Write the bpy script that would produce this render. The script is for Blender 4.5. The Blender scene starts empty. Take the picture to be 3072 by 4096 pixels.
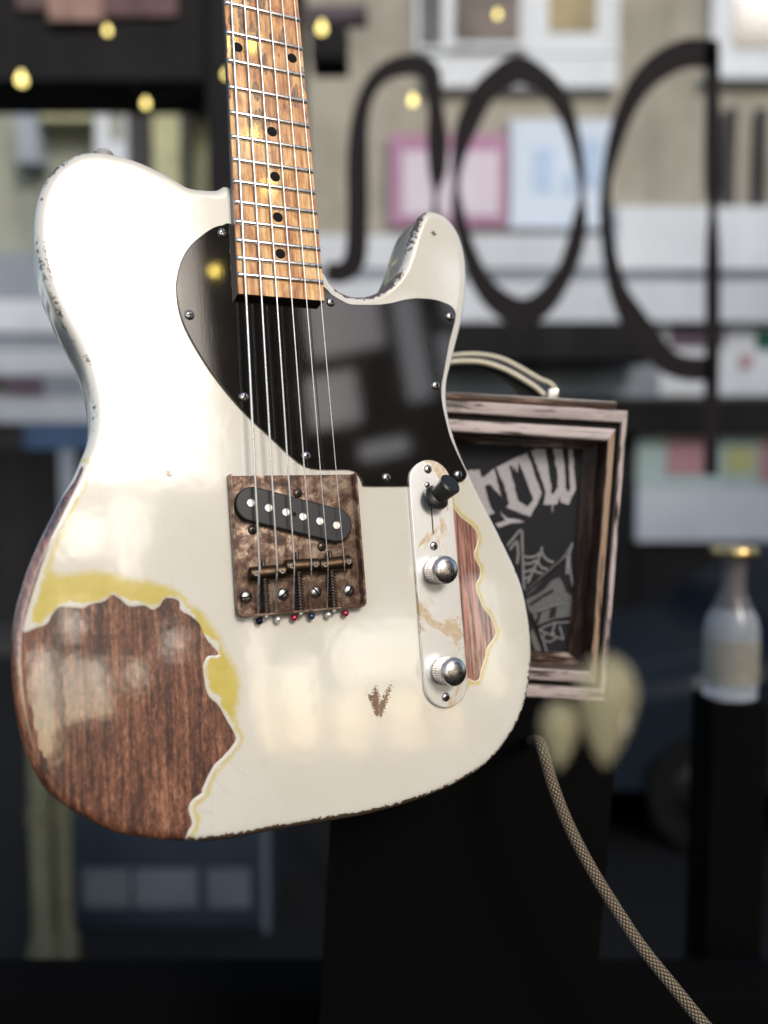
import bpy, bmesh, math, random
import numpy as np
from mathutils import Matrix, Vector
from mathutils.geometry import delaunay_2d_cdt

random.seed(7)
rng = np.random.default_rng(7)
SC = bpy.context.scene
COL = SC.collection

# ------------------------------------------------------------------ camera
F = 3200.0                                   # focal length in pixels of the 3072 x 4096 photograph
PITCH = 4.0                                  # looking down a little
CAM_LOC = Vector((0.0, 0.0, 2.0))            # a raised ground floor above the street
cam_data = bpy.data.cameras.new('camera')
cam = bpy.data.objects.new('camera', cam_data)
COL.objects.link(cam)
cam.location = CAM_LOC
cam.rotation_euler = (math.radians(90 - PITCH), 0, 0)
cam_data.sensor_width = 36.0
cam_data.lens = F / 4096.0 * 36.0
cam_data.clip_start = 0.02
cam_data.clip_end = 400.0
cam_data.dof.use_dof = True
cam_data.dof.focus_distance = 0.515
cam_data.dof.aperture_fstop = 2.4
SC.camera = cam
MC = Matrix.Translation(CAM_LOC) @ cam.rotation_euler.to_matrix().to_4x4()

# ------------------------------------------------------------------ light
SUN_EL, SUN_AZ = 32.0, 27.5                  # sun behind the camera's right shoulder
sd = Vector((math.sin(math.radians(SUN_AZ)) * math.cos(math.radians(SUN_EL)),
             -math.cos(math.radians(SUN_AZ)) * math.cos(math.radians(SUN_EL)), math.sin(math.radians(SUN_EL))))
world = bpy.data.worlds.new('World')
SC.world = world
world.use_nodes = True
wn = world.node_tree
sky = wn.nodes.new('ShaderNodeTexSky')
sky.sky_type = 'NISHITA'
sky.sun_disc = False
sky.sun_elevation = math.radians(SUN_EL)
sky.sun_rotation = math.atan2(sd.x, sd.y)
sky.air_density = 1.0
sky.dust_density = 2.0
sky.ozone_density = 1.0
bg = wn.nodes['Background']
bg.inputs['Strength'].default_value = 0.15
wn.links.new(sky.outputs[0], bg.inputs[0])
sun_data = bpy.data.lights.new('sun', 'SUN')
sun_data.energy = 1.5
sun_data.angle = math.radians(14)
sun_data.color = (1.0, 0.95, 0.88)
sun = bpy.data.objects.new('sun', sun_data)
COL.objects.link(sun)
sun.location = CAM_LOC + sd * 5
sun.rotation_euler = sd.to_track_quat('Z', 'Y').to_euler()
SC.view_settings.view_transform = 'Standard'
SC.view_settings.look = 'None'
SC.view_settings.gamma = 1.0
SC.view_settings.use_curve_mapping = False
SC.view_settings.exposure = 0.30
SC.render.engine = 'CYCLES'
SC.cycles.use_denoising = True
SC.cycles.max_bounces = 8
SC.cycles.caustics_reflective = False
SC.cycles.caustics_refractive = False


# ------------------------------------------------------------------ pixel helpers
def ray(px, py):
    return MC.to_3x3() @ Vector(((px - 1536) / F, -(py - 2048) / F, -1.0))


def at(px, py, depth):
    return CAM_LOC + ray(px, py) * depth


def on_y(px, py, Y):
    d = ray(px, py)
    return CAM_LOC + d * ((Y - CAM_LOC.y) / d.y)


# ------------------------------------------------------------------ mesh helpers
def mesh(name, verts, faces, mat=None, parent=None, smooth=True, angle=35.0):
    me = bpy.data.meshes.new(name)
    me.from_pydata([tuple(v) for v in verts], [], [tuple(f) for f in faces])
    me.validate(verbose=False)
    if mat is not None:
        for m in (mat if isinstance(mat, (list, tuple)) else [mat]):
            me.materials.append(m)
    o = bpy.data.objects.new(name, me)
    COL.objects.link(o)
    if parent is not None:
        o.parent = parent
    if smooth:
        for p in me.polygons:
            p.use_smooth = True
        if angle is not None:
            me.set_sharp_from_angle(angle=math.radians(angle))
        caps = [p for p in me.polygons if len(p.vertices) >= 16]
        if caps:                                         # large caps stay flat: their rims are sharp
            for p in caps:
                p.use_smooth = False
            at_ = me.attributes.get('sharp_edge') or me.attributes.new('sharp_edge', 'BOOLEAN', 'EDGE')
            for p in caps:
                for li in p.loop_indices:
                    at_.data[me.loops[li].edge_index].value = True
    return o


def empty(name, mat4=None, label=None, cat=None, group=None):
    o = bpy.data.objects.new(name, None)
    COL.objects.link(o)
    o.empty_display_size = 0.02
    if mat4 is not None:
        o.matrix_world = mat4
    tag(o, label, cat, group)
    return o


def tag(o, label=None, cat=None, group=None, kind=None):
    if label:
        o['label'] = label
    if cat:
        o['category'] = cat
    if group:
        o['group'] = group
    if kind:
        o['kind'] = kind
    return o


class MB:
    """collects pieces of one part"""
    def __init__(self):
        self.v, self.f = [], []

    def add(self, v, f):
        n = len(self.v)
        self.v += [tuple(p) for p in v]
        self.f += [tuple(i + n for i in q) for q in f]
        return self

    def box(self, lo, hi, bev=0.0):
        x0, y0, z0 = lo
        x1, y1, z1 = hi
        if bev <= 0:
            v = [(x0, y0, z0), (x1, y0, z0), (x1, y1, z0), (x0, y1, z0), (x0, y0, z1), (x1, y0, z1), (x1, y1, z1), (x0, y1, z1)]
            f = [(0, 3, 2, 1), (4, 5, 6, 7), (0, 1, 5, 4), (1, 2, 6, 5), (2, 3, 7, 6), (3, 0, 4, 7)]
            return self.add(v, f)
        bm = bmesh.new()
        bmesh.ops.create_cube(bm, size=1.0, matrix=Matrix.Translation(((x0 + x1) / 2, (y0 + y1) / 2, (z0 + z1) / 2)) @ Matrix.Diagonal((x1 - x0, y1 - y0, z1 - z0, 1)))
        bmesh.ops.bevel(bm, geom=bm.edges[:], offset=bev, segments=2, profile=0.6, affect='EDGES')
        bm.verts.index_update()
        self.add([v.co[:] for v in bm.verts], [[v.index for v in f.verts] for f in bm.faces])
        bm.free()
        return self

    def lathe(self, prof, n=32, M=None, close0=True, close1=True):
        """profile of (radius, height) about +z"""
        v, f = [], []
        for r, h in prof:
            for i in range(n):
                a = 2 * math.pi * i / n
                p = Vector((r * math.cos(a), r * math.sin(a), h))
                v.append((M @ p if M else p)[:])
        for k in range(len(prof) - 1):
            for i in range(n):
                j = (i + 1) % n
                f.append((k * n + i, k * n + j, (k + 1) * n + j, (k + 1) * n + i))
        if close0:
            f.append(tuple(reversed(range(n))))
        if close1:
            f.append(tuple((len(prof) - 1) * n + i for i in range(n)))
        return self.add(v, f)

    def tube(self, pts, rad, n=10, flat=None):
        pts = [Vector(p) for p in pts]
        rr = rad if isinstance(rad, (list, tuple)) else [rad] * len(pts)
        v, f = [], []
        t0 = (pts[1] - pts[0]).normalized()
        ref = Vector((0, 0, 1)) if abs(t0.z) < 0.9 else Vector((1, 0, 0))
        nrm = t0.cross(ref).normalized()
        for i, p in enumerate(pts):
            a, b = pts[max(i - 1, 0)], pts[min(i + 1, len(pts) - 1)]
            t = (b - a).normalized()
            nrm = (nrm - t * nrm.dot(t)).normalized()
            bi = t.cross(nrm)
            for k in range(n):
                th = 2 * math.pi * k / n
                v.append((p + nrm * math.cos(th) * rr[i] + bi * math.sin(th) * rr[i])[:])
        for i in range(len(pts) - 1):
            for k in range(n):
                j = (k + 1) % n
                f.append((i * n + k, i * n + j, (i + 1) * n + j, (i + 1) * n + k))
        f.append(tuple(reversed(range(n))))
        f.append(tuple((len(pts) - 1) * n + k for k in range(n)))
        return self.add(v, f)

    def prism(self, poly, z0, z1, r=0.0, seg=3):
        """outline (ccw) pushed from z0 up to z1 with a rounded upper rim"""
        P = np.array(poly, float)
        if area(P) < 0:
            P = P[::-1]
        rings = [(P, z0)]
        if r > 0:
            N = normals(P)
            for k in range(seg + 1):
                a = math.pi / 2 * k / seg
                rings.append((P - N * (r * (1 - math.cos(a))), z1 - r + r * math.sin(a)))
        else:
            rings.append((P, z1))
        n = len(P)
        v, f = [], []
        for Q, z in rings:
            v += [(q[0], q[1], z) for q in Q]
        for k in range(len(rings) - 1):
            for i in range(n):
                j = (i + 1) % n
                f.append((k * n + i, k * n + j, (k + 1) * n + j, (k + 1) * n + i))
        f.append(tuple(reversed(range(n))))
        f.append(tuple((len(rings) - 1) * n + i for i in range(n)))
        return self.add(v, f)

    def build(self, name, mat=None, parent=None, smooth=True, angle=35.0):
        return mesh(name, self.v, self.f, mat, parent, smooth, angle)


def area(P):
    x, y = P[:, 0], P[:, 1]
    return 0.5 * float(np.sum(x * np.roll(y, -1) - np.roll(x, -1) * y))


def normals(P):
    """outward normals of a ccw outline"""
    d = np.roll(P, -1, 0) - np.roll(P, 1, 0)
    d /= np.maximum(np.linalg.norm(d, axis=1, keepdims=True), 1e-12)
    return np.stack([d[:, 1], -d[:, 0]], 1)


def spline(pts, step, closed=True):
    """Catmull-Rom through the points, resampled to even steps"""
    P = np.array(pts, float)
    n = len(P)
    out = []
    for i in range(n if closed else n - 1):
        p0, p1, p2, p3 = (P[(i - 1) % n], P[i], P[(i + 1) % n], P[(i + 2) % n]) if closed else (P[max(i - 1, 0)], P[i], P[i + 1], P[min(i + 2, n - 1)])
        for t in np.linspace(0, 1, 24, endpoint=False):
            out.append(0.5 * ((2 * p1) + (p2 - p0) * t + (2 * p0 - 5 * p1 + 4 * p2 - p3) * t * t + (-p0 + 3 * p1 - 3 * p2 + p3) * t ** 3))
    if not closed:
        out.append(P[-1])
    out = np.array(out)
    if closed:
        out = np.vstack([out, out[:1]])
    s = np.concatenate([[0], np.cumsum(np.linalg.norm(np.diff(out, axis=0), axis=1))])
    m = max(8, int(round(s[-1] / step)))
    ss = np.linspace(0, s[-1], m, endpoint=not closed)
    return np.stack([np.interp(ss, s, out[:, k]) for k in range(out.shape[1])], 1)


def sdf(Q, poly):
    """signed distance (negative inside) of points Q to a closed polygon"""
    Q = np.asarray(Q, float)
    A = np.asarray(poly, float)
    B = np.roll(A, -1, 0)
    best = np.full(len(Q), 1e9)
    inside = np.zeros(len(Q), bool)
    for a, b in zip(A, B):
        ab = b - a
        L = ab @ ab
        if L < 1e-14:
            continue
        t = np.clip(((Q - a) @ ab) / L, 0, 1)
        best = np.minimum(best, np.linalg.norm(Q - (a + t[:, None] * ab), axis=1))
        c = (a[1] > Q[:, 1]) != (b[1] > Q[:, 1])
        if abs(b[1] - a[1]) > 1e-14:
            inside ^= c & (Q[:, 0] < (b[0] - a[0]) * (Q[:, 1] - a[1]) / (b[1] - a[1]) + a[0])
    return np.where(inside, -best, best)


# ------------------------------------------------------------------ material helpers
class NT:
    def __init__(self, name):
        self.m = bpy.data.materials.new(name)
        self.m.use_nodes = True
        self.t = self.m.node_tree
        self.b = self.t.nodes['Principled BSDF']
        self.out = self.t.nodes['Material Output']
        self._tc = None

    def n(self, kind, **kw):
        nd = self.t.nodes.new(kind)
        for k, v in kw.items():
            setattr(nd, k, v)
        return nd

    def link(self, a, b):
        self.t.links.new(a, b)

    def put(self, sock, v):
        if isinstance(v, bpy.types.NodeSocket):
            self.link(v, sock)
        else:
            sock.default_value = v

    def obj(self, scale=(1, 1, 1), rot=(0, 0, 0), loc=(0, 0, 0)):
        if self._tc is None:
            self._tc = self.n('ShaderNodeTexCoord')
        mp = self.n('ShaderNodeMapping')
        mp.inputs['Scale'].default_value = scale
        mp.inputs['Rotation'].default_value = rot
        mp.inputs['Location'].default_value = loc
        self.link(self._tc.outputs['Object'], mp.inputs['Vector'])
        return mp.outputs[0]

    def noise(self, vec, scale, detail=4, rough=0.55, dist=0.0):
        nd = self.n('ShaderNodeTexNoise')
        self.link(vec, nd.inputs['Vector'])
        nd.inputs['Scale'].default_value = scale
        nd.inputs['Detail'].default_value = detail
        nd.inputs['Roughness'].default_value = rough
        nd.inputs['Distortion'].default_value = dist
        return nd.outputs['Fac']

    def voro(self, vec, scale, feature='F1'):
        nd = self.n('ShaderNodeTexVoronoi')
        nd.feature = feature
        self.link(vec, nd.inputs['Vector'])
        nd.inputs['Scale'].default_value = scale
        return nd.outputs['Distance']

    def attr(self, name):
        nd = self.n('ShaderNodeAttribute')
        nd.attribute_name = name
        return nd.outputs['Fac']

    def math(self, op, a, b=0.0, c=0.0, clamp=False):
        nd = self.n('ShaderNodeMath', operation=op, use_clamp=clamp)
        self.put(nd.inputs[0], a)
        self.put(nd.inputs[1], b)
        if op in ('MULTIPLY_ADD', 'COMPARE'):
            self.put(nd.inputs[2], c)
        return nd.outputs[0]

    def ramp(self, fac, stops, interp='LINEAR'):
        nd = self.n('ShaderNodeValToRGB')
        cr = nd.color_ramp
        cr.interpolation = interp
        while len(cr.elements) < len(stops):
            cr.elements.new(0.5)
        for e, (p, c) in zip(cr.elements, stops):
            e.position = p
            e.color = (c[0], c[1], c[2], 1) if isinstance(c, (tuple, list)) else (c, c, c, 1)
        self.put(nd.inputs[0], fac)
        return nd.outputs[0]

    def step(self, v, lo, hi, a=0.0, b=1.0):
        nd = self.n('ShaderNodeMapRange')
        nd.interpolation_type = 'SMOOTHSTEP'
        self.put(nd.inputs['Value'], v)
        nd.inputs['From Min'].default_value = lo
        nd.inputs['From Max'].default_value = hi
        nd.inputs['To Min'].default_value = a
        nd.inputs['To Max'].default_value = b
        return nd.outputs[0]

    def mix(self, fac, a, b, mode='MIX'):
        nd = self.n('ShaderNodeMix', data_type='RGBA', blend_type=mode)
        self.put(nd.inputs[0], fac)
        for s, v in ((nd.inputs[6], a), (nd.inputs[7], b)):
            if isinstance(v, bpy.types.NodeSocket):
                self.link(v, s)
            else:
                s.default_value = (v[0], v[1], v[2], 1)
        return nd.outputs[2]

    def bump(self, h, strength=0.3, dist=0.001, nrm=None):
        nd = self.n('ShaderNodeBump')
        nd.inputs['Strength'].default_value = strength
        nd.inputs['Distance'].default_value = dist
        self.link(h, nd.inputs['Height'])
        if nrm is not None:
            self.link(nrm, nd.inputs['Normal'])
        return nd.outputs[0]

    def set(self, **kw):
        for k, v in kw.items():
            s = self.b.inputs[k.replace('_', ' ')]
            if isinstance(v, bpy.types.NodeSocket):
                self.link(v, s)
            elif isinstance(v, (tuple, list)) and len(v) == 3 and s.type == 'RGBA':
                s.default_value = (v[0], v[1], v[2], 1)
            else:
                s.default_value = v
        return self


def plain(name, col, rough=0.6, metal=0.0, var=0.25, scale=12.0, coat=0.0, emit=None):
    """one colour with uneven tone and gloss"""
    t = NT(name)
    f = t.noise(t.obj(), scale, 5, 0.6)
    c = t.mix(f, [x * (1 - var) for x in col], [min(1, x * (1 + var)) for x in col])
    t.set(Base_Color=c, Metallic=metal, Roughness=t.step(f, 0.2, 0.8, max(0, rough - 0.08), min(1, rough + 0.08)))
    if max(col) < 0.04:
        t.set(Specular_IOR_Level=0.15)
    if coat:
        t.set(Coat_Weight=coat, Coat_Roughness=0.05)
    if emit:
        t.set(Emission_Color=emit[0], Emission_Strength=emit[1])
    return t.m


# ================================================================== materials
def body_paint():
    t = NT('aged_cream_lacquer')
    o = t.obj()
    # bare mahogany
    ob = t.obj(scale=(1, 0.05, 1))
    grain = t.noise(ob, 420, 6, 0.62, 0.6)
    fleck = t.noise(t.obj(scale=(1, 0.22, 1)), 900, 3, 0.7)
    band = t.noise(t.obj(scale=(1, 0.06, 1)), 85, 3, 0.5)
    figure = t.noise(t.obj(scale=(1, 0.45, 1)), 330, 4, 0.65, 1.2)
    g = t.math('ADD', t.math('MULTIPLY', grain, 0.40), t.math('MULTIPLY', band, 0.30))
    g = t.math('ADD', g, t.math('MULTIPLY', figure, 0.30))
    wood = t.ramp(g, [(0.40, (0.016, 0.006, 0.0035)), (0.47, (0.080, 0.028, 0.014)), (0.53, (0.20, 0.075, 0.038)), (0.61, (0.40, 0.19, 0.105))])
    pore = t.step(fleck, 0.54, 0.62)
    wood = t.mix(t.math('MULTIPLY', pore, 0.7), wood, (0.035, 0.014, 0.009))
    pink = t.attr('pink_wood')
    wood = t.mix(t.math('MULTIPLY', pink, 0.7), wood, t.mix(t.step(grain, 0.38, 0.62), (0.11, 0.036, 0.025), (0.66, 0.32, 0.245)))
    # cream lacquer
    tone = t.noise(o, 9, 4, 0.55)
    cream = t.ramp(tone, [(0.3, (0.66, 0.62, 0.52)), (0.55, (0.70, 0.67, 0.59)), (0.75, (0.74, 0.72, 0.66))])
    speck = t.noise(o, 520, 2, 0.6)
    specks = t.math('MULTIPLY', t.step(speck, 0.71, 0.76), t.step(t.noise(o, 22, 3, 0.6), 0.5, 0.62))
    cream = t.mix(t.math('MULTIPLY', specks, 0.65), cream, (0.28, 0.20, 0.12))
    # fine age checking in the film
    ck = t.voro(t.obj(scale=(1, 0.35, 1)), 75, 'DISTANCE_TO_EDGE')
    crack = t.math('MULTIPLY', t.step(ck, 0.0, 0.018, 1.0, 0.0), t.step(t.noise(o, 14, 3, 0.6), 0.48, 0.62))
    cream = t.mix(t.math('MULTIPLY', crack, 0.14), cream, (0.36, 0.27, 0.15))
    grime = t.step(t.noise(t.obj(scale=(1, 0.6, 1)), 38, 6, 0.72), 0.55, 0.8)
    cream = t.mix(t.math('MULTIPLY', grime, 0.28), cream, (0.50, 0.42, 0.27))
    # yellowed under-coat
    edge_n = t.math('MULTIPLY', t.math('SUBTRACT', t.noise(o, 260, 4, 0.6), 0.5), 5.0)
    sy = t.math('ADD', t.attr('sd_yellow'), t.math('MULTIPLY', edge_n, 0.9))
    yel = t.step(sy, -4.5, 2.0, 1.0, 0.0)
    yellow = t.mix(t.noise(o, 120, 4, 0.6), (0.52, 0.40, 0.07), (0.70, 0.58, 0.16))
    rim = t.math('MULTIPLY', t.step(t.attr('sd_right'), 0.4, 1.1), t.step(t.math('ADD', t.attr('sd_right'), edge_n), 1.6, 4.2, 1.0, 0.0))
    yel = t.math('MAXIMUM', yel, t.math('MULTIPLY', rim, 0.85))
    rim_l = t.math('MULTIPLY', t.step(t.attr('sd_left'), 1.6, 2.8), t.step(t.math('ADD', t.attr('sd_left'), edge_n), 3.0, 6.0, 1.0, 0.0))
    yel = t.math('MAXIMUM', yel, t.math('MULTIPLY', rim_l, 0.75))
    pale = t.step(t.math('ADD', t.attr('sd_left'), t.math('MULTIPLY', t.math('SUBTRACT', t.noise(o, 70, 4, 0.65), 0.5), 15.0)), 0.9, 2.6, 1.0, 0.0)
    yel = t.math('MULTIPLY', yel, t.math('SUBTRACT', 1.0, pale))
    col = t.mix(yel, cream, yellow)
    # worn edges
    wn_ = t.noise(o, 330, 5, 0.68)
    ef = t.math('MULTIPLY', t.step(t.attr('edge_d'), 0.8, 7.0, 1.0, 0.0), t.math('MULTIPLY', t.attr('wear'), 1.18))
    chip = t.step(t.math('ADD', ef, t.math('MULTIPLY', t.math('SUBTRACT', wn_, 0.5), 1.9)), 0.60, 0.66)
    sl = t.math('ADD', t.attr('sd_left'), t.math('MULTIPLY', edge_n, 0.10))
    sr = t.math('ADD', t.attr('sd_right'), t.math('MULTIPLY', edge_n, 0.10))
    sc = t.math('ADD', t.attr('sd_chip'), t.math('MULTIPLY', t.math('SUBTRACT', t.noise(t.obj(scale=(0.5, 1, 1)), 1100, 3, 0.6), 0.5), 9.0))
    bare = t.math('MAXIMUM', t.step(sl, -0.15, 0.15, 1.0, 0.0), t.step(sr, -0.15, 0.15, 1.0, 0.0))
    bare = t.math('MAXIMUM', bare, t.step(sc, -0.2, 0.2, 1.0, 0.0))
    bare = t.math('MAXIMUM', bare, chip)
    col = t.mix(bare, col, t.mix(t.math('MULTIPLY', chip, t.step(t.attr('sd_left'), 0.0, 1.0)), wood, t.mix(wn_, (0.022, 0.013, 0.008), (0.13, 0.075, 0.042))))
    # height: the lacquer is a film with a rounded lip standing above the wood
    lip = t.math('MINIMUM', t.step(sl, -0.3, 1.2), t.step(sr, -0.3, 1.2))
    lip = t.math('MULTIPLY', lip, t.math('SUBTRACT', 1.0, chip))
    h = t.math('ADD', lip, t.math('MULTIPLY', t.math('MULTIPLY', grain, bare), 0.35))
    nrm = t.bump(h, 0.55, 0.0005)
    dents = t.noise(o, 30, 3, 0.5)
    nrm2 = t.bump(dents, 0.04, 0.004)
    t.set(Base_Color=col, Roughness=t.mix(bare, (0.30,) * 3, (0.48,) * 3), Normal=nrm, Coat_Weight=t.mix(bare, (1.0,) * 3, (1.0,) * 3),
          Coat_Roughness=t.mix(bare, (0.07,) * 3, (0.06,) * 3), Coat_IOR=2.05, Coat_Normal=nrm2)
    return t.m


def maple():
    t = NT('worn_maple')
    g = t.noise(t.obj(scale=(1, 0.07, 1)), 330, 5, 0.62, 0.4)
    b = t.noise(t.obj(scale=(1, 0.4, 1)), 75, 5, 0.65, 0.5)
    s = t.math('ADD', t.math('MULTIPLY', g, 0.45), t.math('MULTIPLY', b, 0.55))
    c = t.ramp(s, [(0.37, (0.16, 0.045, 0.010)), (0.44, (0.42, 0.15, 0.034)), (0.51, (0.64, 0.31, 0.085)), (0.60, (0.80, 0.55, 0.25))])
    # finger-worn dark hollows, long along the neck
    ed = t.noise(t.obj(scale=(1, 0.4, 1)), 420, 3, 0.6)
    vo = t.n('ShaderNodeTexVoronoi')
    t.link(t.obj(scale=(1, 0.36, 0.01), loc=(0.013, 0.031, 0)), vo.inputs['Vector'])
    vo.voronoi_dimensions = '2D'
    vo.inputs['Scale'].default_value = 150
    rnd = t.n('ShaderNodeSeparateColor')
    t.link(vo.outputs['Color'], rnd.inputs[0])
    d = t.math('ADD', vo.outputs['Distance'], t.math('MULTIPLY', t.math('SUBTRACT', ed, 0.5), 0.55))
    rad = t.math('MULTIPLY', t.math('SUBTRACT', rnd.outputs[0], 0.46, clamp=True), 1.25)
    hole = t.step(t.math('SUBTRACT', d, rad), -0.05, 0.05, 1.0, 0.0)
    hi = t.math('MULTIPLY', hole, t.step(ed, 0.35, 0.6, 1.0, 0.55))
    upper = t.step(t.attr('up'), 0.39, 0.45)
    hi = t.math('MULTIPLY', hi, upper)
    c = t.mix(t.math('MULTIPLY', hi, 0.92), c, (0.060, 0.022, 0.009))
    pores = t.step(t.noise(t.obj(scale=(1, 0.05, 1)), 1500, 2, 0.6), 0.58, 0.70)
    c = t.mix(t.math('MULTIPLY', pores, 0.35), c, (0.20, 0.075, 0.022))
    t.set(Base_Color=c, Roughness=0.42, Coat_Weight=0.6, Coat_Roughness=0.05, Normal=t.bump(t.math('SUBTRACT', g, hi), 0.25, 0.0004))
    return t.m


def rusty():
    t = NT('rusted_bridge_steel')
    o = t.obj()
    a = t.noise(o, 70, 6, 0.68, 1.0)
    b = t.noise(o, 260, 5, 0.7)
    s = t.math('ADD', t.math('MULTIPLY', a, 0.6), t.math('MULTIPLY', b, 0.4))
    c = t.ramp(s, [(0.36, (0.022, 0.012, 0.008)), (0.45, (0.085, 0.042, 0.026)), (0.52, (0.19, 0.115, 0.078)), (0.59, (0.36, 0.27, 0.195)), (0.68, (0.22, 0.085, 0.035))])
    t.set(Base_Color=c, Metallic=t.step(b, 0.4, 0.6, 0.2, 0.6), Roughness=t.step(s, 0.35, 0.65, 0.6, 0.42), Normal=t.bump(s, 0.5, 0.0006))
    return t.m


def stained_chrome():
    t = NT('tarnished_nickel')
    o = t.obj()
    a = t.noise(t.obj(scale=(1, 0.6, 1)), 34, 5, 0.62, 0.8)
    st = t.step(a, 0.50, 0.58)
    f = t.noise(o, 300, 4, 0.6)
    st = t.math('MULTIPLY', st, t.step(f, 0.25, 0.6, 0.5, 1.0))
    c = t.mix(st, (0.88, 0.87, 0.85), t.mix(f, (0.42, 0.29, 0.15), (0.62, 0.50, 0.33)))
    scr = t.noise(t.obj(scale=(1, 0.03, 1)), 1600, 2, 0.5)
    t.set(Base_Color=c, Metallic=t.math('SUBTRACT', 0.72, t.math('MULTIPLY', st, 0.35)), Roughness=t.math('ADD', 0.36, t.math('MULTIPLY', st, 0.2)), Normal=t.bump(scr, 0.05, 0.0003))
    return t.m


def metal(name, col, rough=0.25, dirt=0.35):
    t = NT(name)
    f = t.noise(t.obj(), 420, 5, 0.65)
    c = t.mix(t.math('MULTIPLY', t.step(f, 0.45, 0.65), dirt), col, [x * 0.25 for x in col])
    t.set(Base_Color=c, Metallic=1.0, Roughness=t.step(f, 0.3, 0.7, rough * 0.7, rough * 1.5))
    return t.m


def gloss_black(name, col=(0.0085, 0.0075, 0.0065), rough=0.05, ior=1.75):
    t = NT(name)
    f = t.noise(t.obj(), 60, 5, 0.6)
    s = t.noise(t.obj(scale=(1, 0.15, 1)), 900, 2, 0.5)
    t.set(Base_Color=t.mix(f, col, [x * 1.5 for x in col]), Roughness=t.step(f, 0.3, 0.7, rough * 0.95, rough * 1.1), IOR=ior, Normal=t.bump(s, 0.015, 0.0002))
    return t.m


M_BODY = body_paint()
M_MAPLE = maple()
M_RUST = rusty()
M_PLATE = stained_chrome()
M_NICKEL = metal('fret_nickel', (0.80, 0.78, 0.74), 0.30, 0.3)
M_STRING = metal('string_steel', (0.86, 0.84, 0.82), 0.34, 0.15)
M_SCREW = metal('screw_steel', (0.50, 0.48, 0.46), 0.25, 0.6)
M_KNOB = metal('worn_knob_chrome', (0.62, 0.58, 0.55), 0.24, 0.55)
M_BRASS_DARK = metal('dark_saddle_brass', (0.13, 0.085, 0.052), 0.4, 0.6)
M_DARKSTEEL = metal('dark_spring_steel', (0.12, 0.095, 0.08), 0.38, 0.5)
M_SLOT = plain('screw_recess', (0.006, 0.005, 0.005), 0.6)
M_GUARD = gloss_black('black_pickguard_plastic')
M_NECK = gloss_black('dark_neck_side', (0.016, 0.010, 0.007), 0.35, 1.45)
M_PICKUP = gloss_black('pickup_black_fibre', (0.016, 0.017, 0.019), 0.42, 1.45)
M_SWITCH = gloss_black('switch_black_plastic', (0.010, 0.011, 0.009), 0.38, 1.45)
M_DOT = gloss_black('inlay_black', (0.004, 0.004, 0.004), 0.6, 1.2)
M_POLE = metal('pole_steel', (0.80, 0.77, 0.73), 0.45, 0.25)

# ================================================================== guitar
R_ = np.array([[0.90913809, -0.07893845, 0.40894579], [0.03119601, 0.99202291, 0.12213665], [-0.41532486, -0.09828161, 0.90434837]])
T_ = np.array([-101.868530, 610.395764, -553.085579])          # millimetres, nut centre seen from the camera
ZB = -9.5                                                       # the body's face under the fretboard's
base = R_ @ np.array([0, -800.0, ZB]) + T_
mg = Matrix(((*R_[0], base[0] / 1000), (*R_[1], base[1] / 1000), (*R_[2], base[2] / 1000), (0, 0, 0, 1)))
guitar = empty('electric_guitar', MC @ mg,
               'worn cream single-cutaway electric guitar with black pickguard and large bare wood patches', 'electric guitar')


def G(x, y, z):
    """guitar millimetres, from the nut -> metres from the guitar's base"""
    return (x / 1000.0, (y + 800.0) / 1000.0, (z - ZB) / 1000.0)


def gp(px, py, z=ZB):
    d = R_.T @ np.array([(px - 1536) / F, -(py - 2048) / F, -1.0])
    o = -R_.T @ T_
    q = o + d * ((z - o[2]) / d[2])
    return float(q[0]), float(q[1])


def gpl(pts, z=ZB):
    return [gp(x, y, z) for x, y in pts]


def crop(pts, x0, y0, s):
    return [(x0 + x / s, y0 + y / s) for x, y in pts]


OUT = [(908, 744), (865, 758), (805, 756), (751, 747), (697, 715), (642, 685), (572, 652), (512, 630), (447, 614), (382, 606), (317, 613), (279, 630),
       (230, 660), (192, 704), (165, 755), (146, 815), (138, 880), (137, 951), (146, 1021), (160, 1081), (181, 1146), (211, 1216), (246, 1287), (278, 1345),
       (306, 1402), (336, 1481), (357, 1563), (366, 1628), (364, 1704), (348, 1780), (325, 1836), (293, 1910), (255, 1975), (217, 2046), (179, 2121), (143, 2197),
       (107, 2285), (84, 2357), (60, 2441), (45, 2531), (41, 2622), (45, 2712), (54, 2803), (66, 2881), (85, 2960), (113, 3040), (152, 3115), (200, 3179),
       (260, 3227), (320, 3263), (381, 3297), (453, 3330), (535, 3350), (630, 3361), (730, 3366), (803, 3368), (893, 3361), (984, 3347), (1092, 3325), (1232, 3303),
       (1365, 3280), (1465, 3262), (1564, 3236), (1664, 3205), (1763, 3166), (1862, 3117), (1929, 3073), (1988, 3017), (2041, 2944), (2081, 2871), (2104, 2798),
       (2118, 2732), (2125, 2666), (2127, 2599), (2121, 2510), (2107, 2422), (2089, 2346), (2061, 2270), (2026, 2195), (1986, 2113), (1947, 2037), (1909, 1961),
       (1876, 1890), (1844, 1820), (1818, 1750), (1800, 1684), (1790, 1630), (1787, 1575), (1791, 1520), (1804, 1465), (1819, 1402), (1834, 1344), (1848, 1286),
       (1859, 1228), (1865, 1166), (1867, 1103), (1863, 1040), (1853, 987), (1836, 939), (1814, 900), (1785, 869), (1751, 850), (1715, 843), (1687, 855),
       (1667, 890), (1651, 932), (1636, 982), (1618, 1040), (1594, 1092), (1559, 1135), (1520, 1163), (1481, 1180), (1443, 1186), (1400, 1182), (1352, 1160),
       (1318, 1126), (1297, 1092), (1240, 1040), (1100, 920), (980, 810)]
outline = spline(gpl(OUT, ZB - 2.5), 2.4)
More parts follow.
